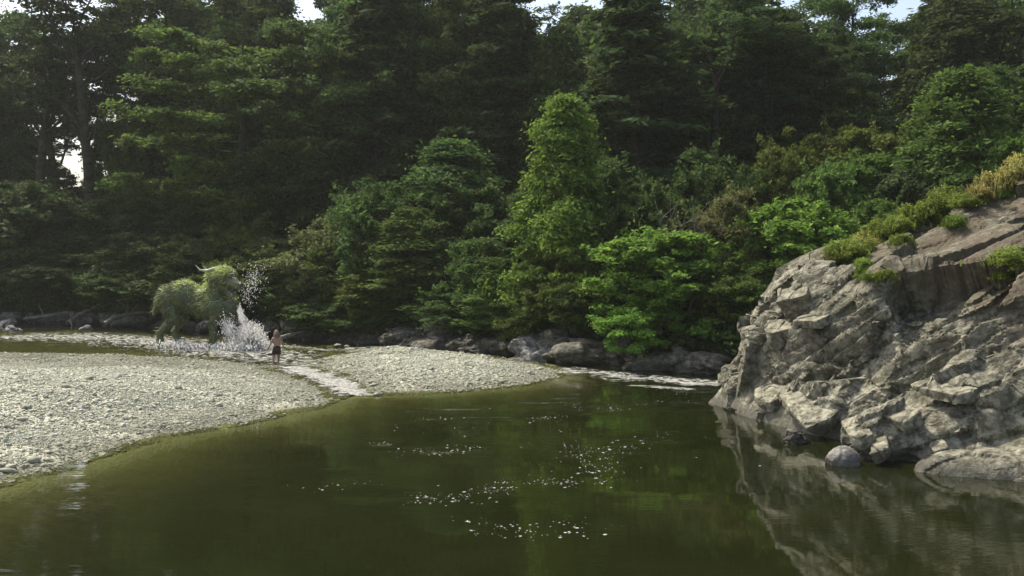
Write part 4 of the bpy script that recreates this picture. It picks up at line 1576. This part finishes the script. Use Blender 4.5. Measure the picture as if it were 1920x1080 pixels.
rg = np.random.default_rng(61)
face = smooth(bp(426, 0)[0], bp(434, 0)[0], V[:, 0]) * (V[:, 2] > bp(0, 562)[2])
VV, FF = fur(V, N, 26000, .085, rg, .8, 1 - .8 * face, .011)
obj('fur_coat', mesh_np('fur_coat', VV, FF, FUR), beast)
nb_, hb_ = bp(396, 546), bp(414, 506)
dn = np.minimum(np.linalg.norm((V - nb_) * [1, .6, 1], axis=1), np.linalg.norm((V - hb_) * [.8, .6, 1.3], axis=1))
patch_ = smooth(-.1, .25, fbm(V * 1.6, 55, 3))
lit_ridge = np.exp(-np.abs(V[:, 2] - np.interp(V[:, 0], [bp(330, 0)[0], bp(345, 0)[0], bp(395, 0)[0]], [bp(0, 536)[2], bp(0, 530)[2], bp(0, 556)[2]])) / .12) * (V[:, 1] < .2)  # bright strands along the back line paint its sunlit edge
crest = np.exp(-((V[:, 0] - bp(418, 0)[0]) / .4) ** 2) * (V[:, 2] > bp(0, 516)[2]) * (N[:, 2] > .2)  # pale strands over the head top, painting the rim light there
sel = .9 * crest + (np.exp(-(dn / .5) ** 2) * (N[:, 2] > -.4) * (1 - .9 * face) + .35 * lit_ridge * (V[:, 0] > bp(330, 0)[0]) * (V[:, 0] < bp(400, 0)[0])) * (.15 + patch_) + .03 * (N[:, 2] > .6)
VV, FF = fur(V, N, 5200, .22, rg, .35, sel, .013)
obj('mane_and_lit_rim', mesh_np('mane_and_lit_rim', VV, FF, MANE_RIM), beast)
rear = np.exp(-((V[:, 0] - bp(312, 0)[0]) / .45) ** 2) * smooth(bp(0, 615)[2], bp(0, 555)[2], V[:, 2]) * (N[:, 0] < .2)
VV, FF = fur(V, N, 700, .26, rg, .3, rear, .012)
obj('rump_wisps', mesh_np('rump_wisps', VV, FF, FUR), beast)
for s in (-1, 1):
    p0 = bp(420, 508, -.3 + .2 * s)
    pts = [p0, bp(408, 504, -.2 + .34 * s), bp(394, 508, -.1 + .45 * s), bp(381, 506, .48 * s), bp(372, 497, .05 + .46 * s)]
    VT, QT = tube(pts, [.10, .09, .07, .045, .012], 10)
    obj('horn', mesh_np('horn', VT, QT, HORN, flat=False), beast)
EYE = plain('eye_dark', (0.02, 0.015, 0.01), .15, .6, 0)
iv, jf = ico(2)
for s in (-1, 1):
    obj('eye', mesh_np('eye', iv * .055, jf, EYE, flat=False), beast, tuple(bp(440, 519, -.55 + .24 * s) + [.06, -.04, .0]))
obj('nose', mesh_np('nose', iv * [.11, .14, .09], jf, EYE, flat=False), beast, tuple(bp(462, 533, -.95)))

# water thrown up round the beast
rg = np.random.default_rng(71)


def drops(n, path, spread, rmin, rmax):
    path = np.array(path, float)
    t = rg.uniform(0, len(path) - 1.0001, n)
    i = t.astype(int)
    f = (t - i)[:, None]
    q = path[i] * (1 - f) + path[i + 1] * f + rg.normal(0, 1, (n, 2)) * spread
    y = BY + rg.normal(-.7, .7, n)
    P = np.stack([at_depth(a, b, c) for (a, b), c in zip(q, y)])
    r = rg.uniform(rmin, rmax, n)
    k = P[:, 2] > -.03
    return P[k], r[k]


sets = [drops(2600, [(448, 580), (455, 600), (464, 620)], (2.0, 5), .008, .026), drops(5500, [(456, 636), (464, 618), (474, 622), (490, 642)], (7, 7), .008, .035),
        drops(1800, [(478, 618), (488, 632), (498, 646)], (2.5, 4), .012, .045), drops(900, [(420, 600), (432, 620), (436, 645)], (9, 10), .01, .03), drops(420, [(464, 562), (472, 535), (482, 505)], (10, 13), .006, .022),
        drops(1800, [(420, 652), (460, 652), (500, 648)], (16, 4), .012, .05), drops(900, [(305, 645), (350, 650), (400, 652)], (14, 4), .01, .04)]
P = np.concatenate([s[0] for s in sets])
r = np.concatenate([s[1] for s in sets])
V, F = octa(P, r, r, r * rg.uniform(.8, 2.2, len(r)), rg.uniform(0, 6, len(r)))


def sheet_sdf(P):
    d = capsule(P, at_depth(449, 592, BY - .6), at_depth(454, 610, BY - .7), .02, .08)
    d = smin(d, capsule(P, at_depth(454, 610, BY - .7), at_depth(463, 638, BY - .8), .08, .30), .2)
    d = smin(d, capsule(P, at_depth(466, 616, BY - .8), at_depth(484, 630, BY - .9), .16, .22), .2)
    d = smin(d, capsule(P, at_depth(484, 628, BY - .9), at_depth(498, 648, BY - 1.0), .10, .05), .1)
    n = vnoise(P * [5, 5, 2.6], 15) * .5 + vnoise(P * [12, 12, 7], 16) * .35
    return d + .14 * n + .05


lo_, hi_ = at_depth(436, 655, BY), at_depth(506, 575, BY)
V3, Q3 = surface_nets(sheet_sdf, (lo_[0], BY - 1.9, -.05), (hi_[0], BY + .2, hi_[2]), .035)
F = [F, Q3 + len(V)]
V = np.concatenate([V, V3])
tag(obj('water_splash', mesh_np('water_splash', V, F, FOAM)), 'white spray of water thrown up in front of the wading beast', 'splash', kind='stuff')


# ------------------------------------------------------------------ the child at the water's edge
CY = G(518, 684)[1]
CX = (518 - 960) / F_PX * CY
CZ = max(gz(CX, CY), -0.02)


def child_sdf(P):
    c = lambda a, b, r0, r1: capsule(P, a, b, r0, r1)
    d = c((0, 0, .66), (0, .0, .72), .105, .10)
    d = smin(d, c((-.035, 0, .72), (-.05, .01, .97), .082, .088), .05)
    d = smin(d, c((.035, 0, .72), (.05, .01, .97), .082, .088), .05)
    d = smin(d, c((-.10, .01, 1.02), (.10, .01, 1.02), .05, .05), .05)          # shoulders
    d = smin(d, c((0, .01, 1.03), (0, .03, 1.12), .045, .042), .03)
    d = smin(d, c((0, .03, 1.20), (0, .035, 1.25), .082, .088), .02)            # head, turned towards the beast
    d = smin(d, c((-.01, .08, 1.165), (-.01, .085, 1.175), .055, .05), .03)     # jaw
    d = smin(d, c((-.03, .12, 1.20), (-.035, .135, 1.195), .014, .012), .015)   # nose
    for s in (-1, 1):
        d = smin(d, c((.085 * s, .035, 1.20), (.092 * s, .03, 1.215), .018, .02), .01)   # ears
    for s, kx, ky, fx, fy in ((-1, -.11, .05, -.16, -.06), (1, .07, .03, .06, .07)):
        d = smin(d, c((.055 * s, 0, .64), (kx, ky, .36), .085, .058), .03)
        d = smin(d, c((kx, ky, .36), (fx, fy, .07), .055, .033), .02)
        d = smin(d, c((fx, fy - .02, .035), (fx - .01, fy + .11, .022), .032, .022), .02)
        for k in range(5):
            d = smin(d, c((fx - .022 + .010 * k, fy + .11, .018), (fx - .026 + .011 * k, fy + .145 - abs(k - 1) * .004, .014), .0085, .007), .006)
    # arms a little out from the sides, elbows bent
    for s, ex, ey, ez, hx, hy, hz in ((-1, -.22, -.01, .84, -.27, .10, .70), (1, .22, .0, .83, .25, .12, .69)):
        e, h = np.array((ex, ey, ez)), np.array((hx, hy, hz))
        d = smin(d, c((.135 * s, .01, 1.02), e, .043, .033), .03)
        d = smin(d, c(e, h, .032, .022), .015)
        dr = (h - e) / np.linalg.norm(h - e)
        side = np.array([-s * .3, .35, 0.05])
        side /= np.linalg.norm(side)
        p2 = h + dr * .055
        d = smin(d, c(h, p2, .022, .026), .012)
        for k, (off, L) in enumerate(((-.021, .045), (-.007, .055), (.008, .052), (.021, .042))):
            r0 = p2 + side * off
            m = r0 + dr * L * .55 + np.array([0, .006, -.004])
            d = smin(d, c(r0, m, .0075, .007), .005)
            d = smin(d, c(m, m + dr * L * .5 + np.array([0, .012, -.012]), .007, .0055), .003)
        d = smin(d, c(h + dr * .015 - side * .02, h + dr * .05 - side * .05, .0095, .0075), .006)
    return d


SKIN = plain('skin', (0.24, 0.15, 0.11), .55, .35, .08, 12)
SHORTS = plain('shorts_cloth', (0.045, 0.026, 0.018), .9, .1, .25, 30)
HAIR = plain('hair_brown', (0.17, 0.115, 0.065), .6, .4, .35, 60)
child = bpy.data.objects.new('person', None)
COL.objects.link(child)
child.location = (CX, CY, CZ)
child.rotation_euler = (0, 0, math.radians(22))
tag(child, 'bare chested child in dark shorts standing at the water edge, back turned, facing the beast', 'person')
V, Q = surface_nets(child_sdf, (-.36, -.18, -.02), (.36, .26, 1.36), .0075)
obj('body', mesh_np('body', V, Q, SKIN, flat=False), child)


def shorts_sdf(P):
    d = capsule(P, (0, 0, .66), (0, 0, .74), .118, .112)
    for s, kx, ky in ((-1, -.11, .05), (1, .07, .03)):
        d = smin(d, capsule(P, (.055 * s, 0, .64), (kx * .97, ky, .40), .100, .086), .03)
    d = smax(d, P[:, 2] - .755, .01)
    return smax(d, .405 - P[:, 2], .01) + .006 * vnoise(P * 22, 4)


V, Q = surface_nets(shorts_sdf, (-.25, -.16, .36), (.22, .18, .80), .011)
obj('shorts', mesh_np('shorts', V, Q, SHORTS, flat=False), child)
# shaggy shoulder-length hair
rg = np.random.default_rng(81)
n = 2200
th = rg.uniform(0, 6.283, n)
zz = rg.uniform(-.2, 1, n)
rr = np.sqrt(1 - zz ** 2)
nd = np.stack([rr * np.cos(th), rr * np.sin(th), zz], 1)
nd = nd[~((nd[:, 1] > .45) & (nd[:, 2] < .55))]
n = len(nd)
b = nd * [.093, .098, .10] + [0, .03, 1.235]
out = unit(nd * [1, 1, .3])
p1 = b + out * .018 + np.array([0, -.01, -.05])
p2 = p1 + out * .012 + np.array([0, -.012, -.001]) + np.stack([np.zeros(n), np.zeros(n), -rg.uniform(.03, .13, n)], 1)
sd = unit(np.cross(out, [0, 0, 1.0]) + rg.normal(0, .2, (n, 3))) * .007
V = np.stack([b - sd, b + sd, p1 + sd, p1 - sd, p2], 1).reshape(-1, 3)
i = np.arange(n) * 5
obj('hair', mesh_np('hair', V, [np.stack([i, i + 1, i + 2, i + 3], 1), np.stack([i + 3, i + 2, i + 4], 1)], HAIR), child)
for s in (-1, 1):
    obj('eye', mesh_np('eye', iv * .010, jf, EYE, flat=False), child, (-.012 + .032 * s, .116, 1.222))
obj('mouth', mesh_np('mouth', iv * [.02, .006, .005], jf, plain('lips', (.30, .12, .10), .5, .3, 0), flat=False), child, (-.014, .133, 1.163))
